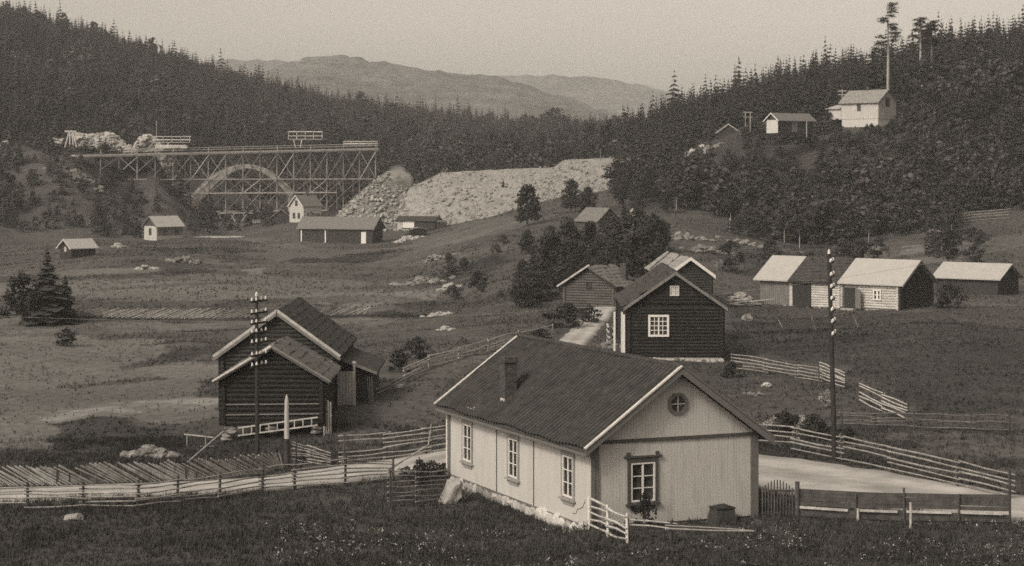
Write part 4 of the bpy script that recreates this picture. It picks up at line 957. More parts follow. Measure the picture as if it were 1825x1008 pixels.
# dark bin by the gable wall
Mloc = Matrix.Translation(house.location) @ Matrix.Rotation(HT, 4, 'Z')
bp_ = Mloc @ Vector((5.55, -.55, -.05))
bin_ = thing('wooden_bin', bp_, 'dark tapered wooden bin standing against the house gable', 'bin', HT)
mb = MB()
for k in range(4):
    pass
lo = [(-.5, -.42), (.5, -.42), (.5, .42), (-.5, .42)]; hi = [(-.36, -.3), (.40, -.3), (.40, .34), (-.36, .34)]
mb.add([(x, y, 0) for x, y in lo] + [(x, y, .62) for x, y in hi], [(0,1,5,4),(1,2,6,5),(2,3,7,6),(3,0,4,7),(3,2,1,0)]); mb.build('body', M_boardd, bin_)
mb = MB(); mb.box((-.40, -.34, .60), (.44, .38, .66)); mb.lump((0, 0, .68), (.34, .3, .10), 5, .4); mb.build('lid', M_pole, bin_)

# ------------------------------------------------------------------ vegetation
def crown_spruce(rs, h, Rr, levels, m, skirt=.08):
    V = []; Fc = []
    for k in range(levels):
        t = k/(levels-1); z = h*(skirt + (1-skirt)*t*.97); r = Rr*(1-t)**.85*rs.uniform(.8, 1.15) + .04*Rr
        mm = max(3, int(m*(1-.45*t)))
        a0 = rs.uniform(0, 6.28)
        for j in range(mm):
            a = a0 + 6.283*j/mm + rs.uniform(-.25, .25); rr = r*rs.uniform(.65, 1.2); c, s = math.cos(a), math.sin(a)
            dr = rr*rs.uniform(.25, .55); w = rr*.34 + .05*Rr; b = len(V); zz = z + rs.uniform(-.02, .02)*h
            mid = rr*.6
            V += [(0, 0, zz + .03*h), (c*mid - s*w, s*mid + c*w, zz - dr*.45), (c*mid + s*w, s*mid - c*w, zz - dr*.45), (c*rr, s*rr, zz - dr)]
            Fc += [(b, b+1, b+3), (b, b+3, b+2)]
    b = len(V); V += [(.02*Rr, 0, h*.9), (-.02*Rr, .03*Rr, h*.9), (0, 0, h*1.03)]; Fc += [(b, b+1, b+2)]
    return np.array(V), np.array(Fc)
def crown_leafy(rs, h, w, n, size, base=.12, lob=6):
    """ragged crown: leaf clumps gathered in separate boughs with gaps between them"""
    V = []; Fc = []; L = []
    for i in range(lob):
        t = (i + rs.uniform(.2, .8))/lob; z = h*(base + .08 + (.90 - base - .08)*t); sp = w*.5*math.sin(math.pi*min(1, .22 + .72*t))**.8
        a = i*2.4 + rs.uniform(-.6, .6); r = sp*rs.uniform(.35, .95)*(1 if t < .85 else .25); L.append((math.cos(a)*r, math.sin(a)*r, z, w*rs.uniform(.13, .24), h*rs.uniform(.07, .14)))
    L.append((0, 0, h*.93, w*.10, h*.08)); L.append((0, 0, h*.5, w*.22, h*.22))
    pr = np.array([l[3]**2 for l in L]); pr /= pr.sum(); ch = rs.choice(len(L), n, p=pr)
    for i in range(n):
        c = L[ch[i]]; d = rs.normal(size=3); d /= np.linalg.norm(d); q = rs.uniform(.2, 1.15)**.7
        p = np.array([c[0] + d[0]*c[3]*q, c[1] + d[1]*c[3]*q, c[2] + d[2]*c[4]*q])
        if p[2] < h*.03: p[2] = h*rs.uniform(.03, .15)
        nrm = d + rs.normal(size=3)*.8; nrm /= np.linalg.norm(nrm); a = np.cross(nrm, [0, 0, 1.]); a /= np.linalg.norm(a) + 1e-6; bb = np.cross(nrm, a)
        s = size*rs.uniform(.6, 1.4); b = len(V)
        V += [p + a*s, p + bb*s*.8, p - a*s*.9, p - bb*s]; Fc += [(b, b+1, b+2), (b, b+2, b+3)]
    return np.array(V), np.array(Fc)
def trunk_mb(h, r, lean=0, limbs=0, rs=None):
    mb = MB(); mb.tube((0, 0, -.3), (lean*.4, 0, h*.45), r, r*.7, 7); mb.tube((lean*.4, 0, h*.45), (lean, 0, h*.92), r*.7, r*.15, 6)
    for k in range(limbs):
        z = h*(.3 + .5*k/limbs); a = k*2.4; l = h*.22; mb.tube((lean*z/h, 0, z), (lean*z/h + math.cos(a)*l, math.sin(a)*l, z + l*.8), r*.4, r*.1, 5)
    return mb
rs = np.random.RandomState(11)
# prototypes for near trees (trunk + crown) and for woods
SPR = [np_mesh('spruce_crown', *crown_spruce(rs, 1, .21, 22, 9)) for _ in range(4)]
LEAF = [np_mesh('leafy_crown', *crown_leafy(rs, 1, rs.uniform(.7, .95), 1700, .028, .08, 15)) for _ in range(5)]
BUSH = [np_mesh('bush_crown', *crown_leafy(rs, 1, 1.4, 1000, .045, .02, 12)) for _ in range(4)]
SPRT = trunk_mb(1, .022).mesh('spruce_trunk'); LEAFT = trunk_mb(.85, .03, .02, 5).mesh('leafy_trunk')
for me in SPR: me.materials.append(M_spruce)
for me in LEAF + BUSH: me.materials.append(M_leaf)
SPRT.materials.append(M_bark); LEAFT.materials.append(M_bark)
def tree(name, label, p, h, crown, trunk, group=None, wide=1., m=None, cat='tree'):
    o = thing(name, p, label, cat, random.uniform(0, 6.28), group)
    c = link('crown', crown, None, o); c.scale = (h*wide, h*wide, h)
    if m: c.material_slots[0].link = 'OBJECT'; c.material_slots[0].material = m
    if trunk: t = link('trunk', trunk, None, o); t.scale = (h, h, h)
    return o
def treeuv(name, label, u, v, vt, crown, trunk, group=None, wide=1., m=None, cat='tree', D=None):
    p = on(u, D) if D else hit(u, v)
    return tree(name, label, p - Vector((0, 0, .1)), ZC - (vt-HV)/F*p.y - p.z, crown, trunk, group, wide, m, cat)
treeuv('spruce_tree', 'pointed dark spruce standing against the foot of the gravel slope', 897, 372, 320, SPR[0], SPRT, None, 1.7)
treeuv('birch_tree', 'ragged broad tree right of the pointed spruce below the gravel slope', 940, 402, 326, LEAF[1], LEAFT, None, 1.05, M_leafd)
treeuv('leafy_tree', 'dark tree in front of the gravel embankment, left of two', 1018, 378, 316, LEAF[2], LEAFT, None, .9, M_leafd)
treeuv('leafy_tree', 'dark tree in front of the gravel embankment, right of two', 1048, 385, 330, LEAF[3], LEAFT, None, .9, M_leafd)
k = 0
for u, D, h, w in [(u_, D_, h_*(.70 if 1018 < u_ < 1094 else .9), w_) for u_, D_, h_, w_ in ((965, 214, 3.2, 1.1), (985, 226, 5.2, .85), (1000, 210, 4.4, .9), (1012, 232, 6.6, .7), (1030, 216, 5.4, .8), (1046, 206, 4.6, .9), (1052, 236, 7.4, .62), (1070, 222, 6.4, .75), (1088, 212, 6.6, .7), (1092, 240, 8.2, .6), (1112, 228, 7.6, .68), (1125, 214, 6.2, .8), (1136, 236, 7.8, .6), (1150, 222, 6.4, .7), (1163, 240, 6.4, .7), (1172, 228, 4.6, .8), (1020, 250, 5.0, .9), (975, 246, 3.6, 1.0), (950, 236, 2.6, 1.2), (1060, 202, 3.6, 1.0), (1105, 204, 4.2, .9), (940, 262, 3.0, 1.1), (1180, 252, 4.6, .8))]:
    if k % 8 == 2: tree('spruce_tree', 'pointed dark spruce rising among the leafy trees of the copse behind the log shed', on(u, D), h*1.12, SPR[k % 4], SPRT, 'spruces of the copse behind the log shed', 1.5, M_leafd)
    else: tree('leafy_tree', 'dark leafy tree in the dense copse behind the grey log shed', on(u, D), h, LEAF[k % 5], LEAFT, 'trees of the copse behind the log shed', w*1.25, M_leaf if k % 3 == 0 else M_leafd)
    k += 1
for u, D, h in ((1110, 345, 5.0), (1152, 352, 5), (1100, 392, 6.5), (1130, 388, 6.5), (1175, 362, 5), (1190, 330, 3.6), (1222, 340, 4.2), (1135, 312, 3.6)):
    tree('leafy_tree', 'leafy tree on the slope between copse and hillside wood', on(u, D), h, LEAF[int(u) % 5], LEAFT, 'trees between copse and hillside wood', 1.0, M_leaf if int(u) % 2 else M_leafd)
for q in range(15):
    tree('bush', 'dark scrub running downhill left of the copse', on(random.uniform(925, 1010), random.uniform(190, 232)), random.uniform(1.2, 3.4), BUSH[q % 4], None, 'scrub running downhill left of the copse', random.uniform(.6, 1.0), M_leafd, 'bush')
treeuv('spruce_tree', 'tall dark spruce at the left edge of the fields', 84, 575, 442, SPR[1], SPRT, None, 2.0, M_leafd)
treeuv('spruce_tree', 'shorter dark spruce right of the tall one at the left edge', 116, 574, 488, SPR[2], SPRT, None, 1.9, M_leafd)
treeuv('leafy_tree', 'dark leafy tree left of the tall spruce at the left edge', 40, 580, 480, LEAF[0], LEAFT, None, 1.0, M_leafd)
treeuv('bush', 'dark low bush at the left edge below the big tree', 118, 616, 582, BUSH[0], None, None, 1., M_leafd, 'bush')
treeuv('bush', 'large round bush at the field edge right of the log barn', 745, 640, 596, BUSH[1], None, None, .9, None, 'bush')
treeuv('bush', 'dark bush touching the barn shed at its right', 712, 664, 618, BUSH[2], None, None, .8, M_leafd, 'bush')
treeuv('bush', 'dark bush between track and grey log shed', 1012, 586, 538, BUSH[3], None, None, 1.2, M_leafd, 'bush')
treeuv('bush', 'low bush right of the track in front of the grey log shed', 1050, 576, 540, BUSH[0], None, None, 1., M_leaf, 'bush')
treeuv('bush', 'dark bush left of the track above the house ridge', 965, 606, 582, BUSH[1], None, None, 1.5, M_leafd, 'bush')
treeuv('bush', 'leafy garden bush behind the road fence, left part', 1400, 776, 728, BUSH[2], None, None, .9, M_leaf, 'bush')
treeuv('bush', 'leafy garden bush behind the road fence, next to the pole', 1450, 782, 734, BUSH[3], None, None, .9, M_leaf, 'bush')
treeuv('bush', 'small leafy bush right of the telegraph pole behind the fence', 1512, 790, 756, BUSH[0], None, None, .9, M_leaf, 'bush')
treeuv('bush', 'feathery pale bush against the right telegraph pole', 1474, 726, 690, BUSH[1], None, None, .6, M_rail, 'bush')
treeuv('bush', 'dark bush at the corner of the log house by the fence', 1305, 672, 640, BUSH[2], None, None, 1.1, M_leafd, 'bush')
treeuv('bush', 'climbing dark bush under the gable window of the white house', 1150, 940, 872, BUSH[3], None, None, .45, M_leafd, 'bush')
treeuv('bush', 'dark tangled bush by the dark rail panel', 748, 868, 812, BUSH[0], None, None, .6, M_leafd, 'bush')
for q, (u, v, vt) in enumerate(((725, 850, 826), (770, 852, 816), (792, 848, 820))):
    treeuv('bush', 'dark scrub on the bank between road end and the white house', u, v, vt, BUSH[q], None, 'scrub on the bank beside the white house', 1.1, M_leafd, 'bush')
for q, (u, v, vt) in enumerate(((1378, 770, 738), (1398, 774, 742), (1420, 772, 736), (1438, 780, 740), (1462, 784, 746), (1385, 755, 733), (1430, 762, 735), (1500, 786, 758))):
    treeuv('garden_plant', 'tall leafy garden plant in the plot behind the road fence', u, v, vt, BUSH[q % 4], None, 'leafy plants in the garden plot behind the road fence', 1.0, M_leaf if q % 3 else M_rail, 'plant')
treeuv('bush', 'bush beside the shed at the right edge', 1690, 548, 500, BUSH[1], None, None, .9, M_leaf, 'bush')
treeuv('bush', 'bush behind the right end of the long barn', 1690, 470, 400, LEAF[2], None, None, .8, M_leaf, 'bush')
g_ = 'bushes scattered on the slope above the long barn'
for k in range(26):
    u = random.uniform(1290, 1840); D = random.uniform(232, 325)
    tree('bush', 'bush scattered on the rough slope above the long barn', on(u, D), random.uniform(1.2, 3.2), BUSH[k % 4], None, g_, random.uniform(.7, 1.1), M_leaf, 'bush')
for k in range(16):
    tree('bush', 'low bush on the rough meadow between track and fields', on(random.uniform(800, 990), random.uniform(205, 300)), random.uniform(.7, 1.8), BUSH[k % 4], None, 'low bushes on the rough meadow', random.uniform(.8, 1.2), M_leaf, 'bush')
for q in range(46):
    u = random.uniform(1330, 1640); D = random.uniform(354, 377)
    tree('bush', 'low bush on the bank below the white hillside house and the sheds', on(u, D), random.uniform(.9, 2.2), BUSH[q % 4], None, 'low bushes on the bank below the hillside buildings', random.uniform(.8, 1.2), M_leaf if q % 2 else M_leafd, 'bush')
for q, (u, D, h) in enumerate(((1512, 373, 3.0), (1545, 372, 3.6), (1553, 374, 2.6), (1590, 374, 2.8), (1612, 376, 3.0), (1420, 364, 2.4), (1372, 365, 2.0))):
    tree('bush', 'tall bush close under the walls of the hillside buildings', on(u, D), h, BUSH[q % 4], None, 'tall bushes under the hillside buildings', .6, M_leafd, 'bush')
# tall open pines on the hilltop
def tall_pine(label, u, D, vt, crown_from, spread, seed):
    p = on(u, D); h = ZC - (vt-HV)/F*D - p.z; o = thing('tall_pine', p, label, 'tree'); r_ = np.random.RandomState(seed)
    mb = MB(); mb.tube((0, 0, -.5), (.1, 0, h*.5), .30, .24, 8); mb.tube((.1, 0, h*.5), (0, 0, h*.98), .22, .06, 7)
    z = h*crown_from; V = []; Fc = []; k = 0
    while z < h:
        t = (z/h - crown_from)/(1-crown_from); l = spread*(1 - .62*t)*r_.uniform(.5, 1.1); a = r_.uniform(0, 6.28) if k % 2 else r_.choice([0, math.pi]) + r_.uniform(-.5, .5)
        e = Vector((math.cos(a)*l, math.sin(a)*l, z + l*r_.uniform(-.12, .12))); mb.tube((0, 0, z), e, .06, .025, 5)
        for q in range(150):
            f = r_.uniform(.25, 1.08); c = np.array([e.x*f, e.y*f, z + (e.z - z)*f]) + r_.normal(size=3)*np.array([.34, .34, .16])
            s = r_.uniform(.14, .34); n1 = r_.normal(size=3); n1[2] *= .35; n2 = r_.normal(size=3); n2[2] *= .35; b = len(V); V += [c, c + n1*s, c + n2*s]; Fc.append((b, b+1, b+2))
        z += h*r_.uniform(.010, .034); k += 1
    mb.build('trunk', M_barkp, o); link('crown', np_mesh('crown', np.array(V), np.array(Fc)), M_spruce, o)
tall_pine('tallest sparse pine rising behind the white hillside house', 1582, 388, 3, .50, 3.7, 4)
tall_pine('shorter sparse pine on the skyline right of the tallest pine', 1640, 420, 30, .5, 3.2, 9)
tall_pine('slim sparse pine beside the shorter pine on the skyline', 1660, 424, 38, .6, 1.6, 12)

# --- woods: the nearest trees one by one, the rest as one mass per kind
BIRCH = [np_mesh('birch_crown', *crown_leafy(rs, 1, .5, 1100, .026, .30, 12)) for _ in range(3)]
BIRT = trunk_mb(.9, .012, .03, 3).mesh('birch_trunk'); BIRT.materials.append(M_barkp)
for me in BIRCH: me.materials.append(M_leaf)
for q in range(16):
    u = random.uniform(1200, 1700); D = np.interp(u, [1170, 1250, 1330, 1450, 1580, 1700, 2000], [346, 330, 320, 309, 316, 328, 331]) + random.uniform(-9, 9)
    tree('birch_tree', 'slender birch with pale stem at the lower edge of the hillside wood', on(u, D), random.uniform(4, 8), BIRCH[q % 3], BIRT, 'birches along the lower edge of the hillside wood', random.uniform(.9, 1.3))
LOWS = [crown_spruce(rs, 1, .20, 11, 6) for _ in range(6)]
LOWL = [crown_leafy(rs, 1, rs.uniform(.45, .85), 300, .043, .03, 11) for _ in range(8)]
LOWSm = [np_mesh('spruce', v, f) for v, f in LOWS]; LOWLm = [np_mesh('leafy_tree', v, f, np.repeat(np.random.RandomState(9).uniform(.5, 1.6, len(v)//4), 4)) for v, f in LOWL]
for me in LOWSm: me.materials.append(M_spruce)
M_leaft = attr_mat('thicket_leaf', .034, .35); n_ = M_leaft.node_tree; oi = n_.nodes.new('ShaderNodeObjectInfo'); sm_ = n_.nodes.new('ShaderNodeMapRange'); sm_.inputs[3].default_value = .6; sm_.inputs[4].default_value = 1.6; vm = n_.nodes.new('ShaderNodeVectorMath'); vm.operation = 'SCALE'
n_.links.new(oi.outputs['Random'], sm_.inputs[0]); lk_ = n_.nodes['Principled BSDF'].inputs['Base Color'].links[0].from_socket; n_.links.new(lk_, vm.inputs[0]); n_.links.new(sm_.outputs[0], vm.inputs['Scale']); n_.links.new(vm.outputs[0], n_.nodes['Principled BSDF'].inputs['Base Color'])
for me in LOWLm: me.materials.append(M_leaft)
def scatter(n, u0, u1, D0, D1, seed):
    r_ = np.random.RandomState(seed); D = np.sqrt(r_.uniform(D0*D0, D1*D1, n)); u = r_.uniform(u0, u1, n); return (u-CU)/F*D, D, u
HOUSES = [(1545, 380, 48, 9), (1405, 368, 44, 10), (1297, 388, 28, 16)]
def keep_right(u, D):
    k = np.ones(len(u), bool)
    bd = np.interp(u, [1085, 1140, 1200, 1285], [432, 420, 405, 392]); k &= ~((np.abs(D-bd) < 6.5) & (u < 1290))
    for cu, cd, wu, wd in HOUSES: k &= ~((np.abs(u-cu) < wu) & (np.abs(D-cd) < wd))
    return k
spr = []; lea = []
x, y, u = scatter(9000, -170, 1200, 500, 985, 1)                 # left hill and valley head
lim = np.interp(u, [-200, 100, 250, 420, 700, 900, 1100, 1200], [512, 515, 535, 530, 512, 480, 470, 480]); k = y > lim
k &= (vnoise(x, y, 17, 31) + np.random.RandomState(32).uniform(-.25, .25, len(x))) > .22
h = (4 + 8.5*np.random.RandomState(2).beta(1.6, 2.2, len(x))) * np.interp(u, [0, 600, 1000], [1, .9, .75])
spr.append((x[k], y[k], h[k], 'left'))
x, y, u = scatter(900, 650, 1130, 462, 640, 3); lea.append((x, y, np.random.RandomState(4).uniform(3.5, 7, len(x)), 'mid'))
x, y, u = scatter(700, -150, 1130, 530, 900, 13); lea.append((x, y, np.random.RandomState(14).uniform(5, 8, len(x)), 'mid'))
x, y, u = scatter(2300, 1090, 1990, 392, 600, 5)                  # upper right slope
k = keep_right(u, y); spr.append((x[k], y[k], 3 + 7.5*np.random.RandomState(6).beta(1.5, 2, k.sum()), 'right'))
x, y, u = scatter(2100, 1085, 1990, 306, 392, 7)
lim = np.interp(u, [1085, 1170, 1250, 1330, 1450, 1580, 1700, 2000], [385, 352, 334, 324, 314, 320, 332, 335]) + 9*(vnoise(u, y, 22, 5) - .5); k = (y > lim) & keep_right(u, y)
hh = np.random.RandomState(8).uniform(2.4, 7.0, len(x)); hh = np.where((y > 352) & (y < 392) & (u > 1180) & (u < 1640), hh*.5, hh); hh = np.where((u < 1290) & (y > 365), hh*.5, hh)
lea.append((x[k], y[k], hh[k], 'right'))
x, y, u = scatter(760, 1090, 1990, 308, 392, 9); k = (y > np.interp(u, [1085, 1170, 1250, 1330, 1450, 1580, 1700, 2000], [380, 352, 336, 326, 318, 322, 334, 336])) & keep_right(u, y)
spr.append((x[k], y[k], np.random.RandomState(10).uniform(2.5, 8.0, k.sum()) * np.where((u[k] > 1240) & (u[k] < 1640), .6, 1), 'right'))
x, y, u = scatter(420, -170, 560, 428, 520, 21)                     # under and before the trestle
k = ~((np.abs(u-290) < 45) & (y < 440)) & ~((np.abs(u-545) < 60)) & ~((u > 330) & (y < 455)) & ~((u > 250) & (np.arange(len(u)) % 5 > 2))
lea.append((x[k], y[k], np.random.RandomState(22).uniform(2.2, 4.6, k.sum()) * np.where(u[k] > 250, .75, 1), 'bridge'))
x, y, u = scatter(70, -150, 470, 440, 500, 23); k = ~((np.abs(u-290) < 40) & (y < 440)); spr.append((x[k], y[k], np.random.RandomState(24).uniform(4, 8, k.sum()), 'bridge'))
LAB = {('s', 'left'): ('dark spruce at the front of the forest on the left hillside', 'spruces along the foot of the left hillside'),
       ('s', 'right'): ('dark spruce in the young wood on the right hillside', 'spruces on the right hillside'),
       ('s', 'bridge'): ('dark spruce standing in front of the timber trestle', 'spruces before the timber trestle'),
       ('l', 'mid'): ('leafy tree in the woods behind the gravel embankment', 'leafy trees behind the gravel embankment'),
       ('l', 'right'): ('leafy young tree in the thicket on the right hillside', 'leafy trees of the right hillside thicket'),
       ('l', 'bridge'): ('leafy tree in the hollow below the timber trestle', 'leafy trees below the timber trestle')}
def woods(kind, sets, protos, meshes, name, label, m, cap=290):
    X = np.concatenate([s[0] for s in sets]); Y = np.concatenate([s[1] for s in sets]); Hh = np.concatenate([s[2] for s in sets]); T = np.concatenate([[s[3]]*len(s[0]) for s in sets])
    Z = gzn(X, Y) - .15; Uu = CU + F*X/Y
    size = Hh/Y * ((Uu > -10) & (Uu < 1835)); order = np.argsort(-size); ind = set(order[:cap].tolist()); r_ = np.random.RandomState(5)
    Hh = Hh*np.where(r_.rand(len(X)) < .07, 1.42, 1)*np.where(r_.rand(len(X)) < .25, .68, 1); wide = r_.uniform(.8, 1.8, len(X)); ang = r_.uniform(0, 6.283, len(X)); tone = r_.uniform(.55, 1.75, len(X)) * (.6 + .8*vnoise(X, Y, 22, 4))
    for i in order[:cap]:
        o = link(name, meshes[i % len(meshes)], None); o.location = (X[i], Y[i], Z[i]); o.rotation_euler = (0, 0, ang[i]); o.scale = (Hh[i]*wide[i], Hh[i]*wide[i], Hh[i])
        l, g_ = LAB[(kind, str(T[i]))]; tag(o, l, 'tree', g_)
    VV = []; FFc = []; TT = []; b = 0
    for q, (v, f) in enumerate(protos):
        ii = np.array([i for i in range(len(X)) if i % len(protos) == q and i not in ind])
        if not len(ii): continue
        c, s = np.cos(ang[ii])[:, None], np.sin(ang[ii])[:, None]; sc = (Hh[ii]*wide[ii])[:, None]
        vx = (v[None, :, 0]*c - v[None, :, 1]*s)*sc + X[ii][:, None]; vy = (v[None, :, 0]*s + v[None, :, 1]*c)*sc + Y[ii][:, None]; vz = v[None, :, 2]*Hh[ii][:, None] + Z[ii][:, None]
        VV.append(np.stack([vx, vy, vz], -1).reshape(-1, 3)); FFc.append((f[None] + (np.arange(len(ii))*len(v))[:, None, None] + b).reshape(-1, 3)); TT.append(np.repeat(tone[ii], len(v)) * (np.repeat(r_.uniform(.5, 1.6, len(ii)*len(v)//4), 4) if kind == 'l' else 1)); b += len(ii)*len(v)
    o = link(name.replace('_tree', '') + '_forest', np_mesh(name + '_mass', np.concatenate(VV), np.concatenate(FFc), np.concatenate(TT)), m)
    tag(o, label, 'forest', None, 'stuff')
woods('s', spr, LOWS, LOWSm, 'spruce_tree', 'dense spruce forest covering both hillsides behind the valley', M_forest)
woods('l', lea, LOWL, LOWLm, 'leafy_tree', 'leafy thicket mixed into the woods around the valley', M_forestl)

# grass: tufts on the near meadow, coarser tussocks farther out
def grass(name, label, n, u0, u1, D0, D1, hmin, hmax, seed, avoid=None, m=M_grassb, blades=5, wid=.02, vary=(.7, 1.35)):
    x, y, u = scatter(n, u0, u1, D0, D1, seed); r_ = np.random.RandomState(seed)
    if avoid is not None: k = avoid(x, y, u); x, y = x[k], y[k]
    tn = ground_tone(x, y); k = (tn < 1.12) | (r_.rand(len(x)) < .25); x, y, tn = x[k], y[k], tn[k]; n = len(x); z = gzn(x, y); tn = tn*r_.uniform(*vary, n); V = []; tt = []
    for b in range(blades):
        a = r_.uniform(0, 6.283, n); hh = r_.uniform(hmin, hmax, n)*(.6 + .8*vnoise(x, y, 3, seed)); l = hh*r_.uniform(.2, .9, n); ox, oy = r_.normal(0, .07, n)*hmax*3, r_.normal(0, .07, n)*hmax*3
        w = wid*r_.uniform(.7, 1.5, n); bx, by = x+ox, y+oy
        V.append(np.stack([np.stack([bx - np.sin(a)*w, by + np.cos(a)*w, z-.03], -1), np.stack([bx + np.sin(a)*w, by - np.cos(a)*w, z-.03], -1), np.stack([bx + np.cos(a)*l, by + np.sin(a)*l, z+hh], -1)], 1)); tt.append(np.repeat(tn, 3))
    V = np.concatenate(V).reshape(-1, 3); o = link(name, np_mesh(name, V, np.arange(len(V)).reshape(-1, 3), np.concatenate(tt)), m); tag(o, label, None, None, 'stuff'); return o
ROADC = [(-45, 84.5), (-26, 87.0), (-18, 88.4), (-11, 91.0), (-6.0, 95.3), (-2, 99.0), (2.5, 101.5), (7, 100.0), (11, 95.5), (16, 89.8), (20, 85.2), (24, 81.6), (34, 74)]
ROADW = [2.1, 2.1, 2.0, 2.0, 2.0, 2.3, 2.7, 3.5, 4.4, 4.3, 3.8, 3.5, 3.3]
hc, hs = math.cos(HT), math.sin(HT)
def off_road(x, y, u):
    k = np.ones(len(x), bool)
    for (ax_, ay), (bx, by), w0, w1 in zip(ROADC[:-1], ROADC[1:], ROADW[:-1], ROADW[1:]):
        dx, dy = bx-ax_, by-ay; t = np.clip(((x-ax_)*dx + (y-ay)*dy)/(dx*dx+dy*dy), 0, 1); k &= np.hypot(x-ax_-t*dx, y-ay-t*dy) > (w0 + (w1-w0)*t) - .7*vnoise(x, y, .8, 61)
    lx, ly = (x-3.11)*hc + (y-79.46)*hs, -(x-3.11)*hs + (y-79.46)*hc
    return k & ~((lx > -.05) & (lx < HW+.05) & (ly > -.05) & (ly < HL+.05))
grass('meadow_grass', 'rough grass of the near meadow and road verges', 46000, -60, 1890, 68, 108, .10, .28, 31, off_road, M_grassb, 5, .018)
def mid_ok(x, y, u): return ~((np.abs(x+12.5) < 4.3) & (y > 104) & (y < 124.5)) & ~((u > 1118) & (u < 1290) & (y > 146) & (y < 160)) & ~((np.abs(x-np.interp(y, [103, 118, 135, 150, 168, 184, 205], [4.5, 4, 3.6, 4.1, 6.2, 8.4, 9.4])) < 1.6) & (y < 206))
grass('pasture_grass', 'uneven grass of the pastures around the farm buildings', 34000, -60, 1890, 108, 215, .06, .22, 32, mid_ok, M_grassb, 4, .035, (.95, 1.45))
grass('slope_grass', 'tussocky grass on the far plain and slopes', 20000, -60, 1890, 215, 400, .10, .32, 33, None, M_grassb, 3, .08, (1.0, 1.5))
def flowery(x, y, u): return (vnoise(x, y, 2.5, 77) > .52) & (u > 480) & off_road(x, y, u)
x, y, u = scatter(1500, 300, 1850, 68, 80, 41); k = flowery(x, y, u); x, y = x[k], y[k]; r_ = np.random.RandomState(2); V = []
z = gzn(x, y) + r_.uniform(.15, .35, len(x)); s = r_.uniform(.015, .045, len(x))
for i in range(len(x)):
    for q in range(3):
        c = np.array([x[i], y[i], z[i]]) + r_.normal(0, .05, 3); a = r_.normal(size=3); b = r_.normal(size=3); V += [c, c + a/np.linalg.norm(a)*s[i]*1.6, c + b/np.linalg.norm(b)*s[i]*1.6]
tag(link('white_flowers', np_mesh('white_flowers', np.array(V), np.arange(len(V)).reshape(-1, 3)), M_flower), 'small white flower heads scattered in the near grass', None, None, 'stuff')
x, y, u = scatter(5200, 480, 1890, 67, 79.5, 43); k = flowery(x, y, u) & ((vnoise(x, y, 1.5, 8) > .45)); V = []; x, y = x[k], y[k]; zz = gzn(x, y)
for i in range(len(x)):
    for q in range(7):
        c = np.array([x[i], y[i], zz[i] + r_.uniform(.05, .34)]) + r_.normal(0, .10, 3)*np.array([1, 1, .3]); a = r_.normal(size=3); b = np.cross(a, r_.normal(size=3)); a /= np.linalg.norm(a); b /= np.linalg.norm(b); sz = r_.uniform(.03, .08); V += [c - a*sz, c + b*sz*.7, c + a*sz]
V = np.array(V); tag(link('weeds', np_mesh('weeds', V, np.arange(len(V)).reshape(-1, 3), np.repeat(r_.uniform(.5, 1.5, len(V)//3), 3)), M_forestl), 'broad-leaved weeds in the foreground meadow', None, None, 'stuff')

# ------------------------------------------------------------------ spoil banks, trestle and arch
def loft(name, label, cat, crest, toe, m, rows=46, cols=170, amp=.5, back=12.):
    A = [at(*c) for c in crest]; B = [at(*t) for t in toe]
    for b in B: b.z = min(b.z, gz(b.x, b.y)) - .5
    def samp(P, t):
        L = [0]
        for p, q in zip(P[:-1], P[1:]): L.append(L[-1] + (q-p).length)
        s = t*L[-1]
        for i in range(len(P)-1):
            if s <= L[i+1] + 1e-6: return P[i].lerp(P[i+1], (s-L[i])/(L[i+1]-L[i]))
        return P[-1]
    V = []; nb = 6
    for i in range(cols+1):
        a = samp(A, i/cols); b = samp(B, i/cols)
        for j in range(rows+1):
            t = j/rows; p = b.lerp(a, t); k = math.sin(math.pi*min(1, t*1.05))**.5 if t < 1 else .25
            d = amp*k*(noise.noise(Vector((p.x*.35, t*1.5, 0)))*1.3 + noise.noise(Vector((p.x*1.3, t*4, 5)))*.6 + noise.noise(p*.5)*.5 + noise.noise(p*1.9)*.55)
            V.append((p.x + d*.3, p.y - d*.6, p.z + d*.6*(t > .04)))
        for j in range(1, nb+1):
            f = j/nb; V.append((a.x, a.y + back*f*1.6, a.z - (max(0, f-.5)*2)**1.3*(a.z - gz(a.x, a.y+back*1.6) + .5) + .25*noise.noise(Vector((a.x*.3, a.y*.3, f*9)))))
    rr = rows + 1 + nb; Fc = [(i*rr+j, (i+1)*rr+j, (i+1)*rr+j+1, i*rr+j+1) for i in range(cols) for j in range(rr-1)]
    o = link(name, np_mesh(name, np.array(V), np.array(Fc), None, False), m); return tag(o, label, cat)
crest = [(703, 381, 424), (731, 334, 432), (763, 319, 436), (785, 308, 440), (830, 305, 440), (872, 303, 440), (950, 299, 438), (986, 299, 436), (1006, 285, 438), (1086, 281, 438), (1150, 283, 440)]
toe = [(700, 386, 421), (722, 393, 418), (752, 402, 412), (790, 410, 405), (820, 404, 403), (850, 388, 405), (920, 366, 402), (960, 358, 402), (990, 350, 404), (1060, 330, 408), (1150, 322, 412)]
loft('gravel_embankment', 'long pale gravel embankment with flat crest in the middle distance', 'embankment', crest, toe, M_grav, amp=.32)
mb = MB(); V = []; Fc = []; cc = at(692, 305, 437); nr, na = 34, 110; zt = cc.z
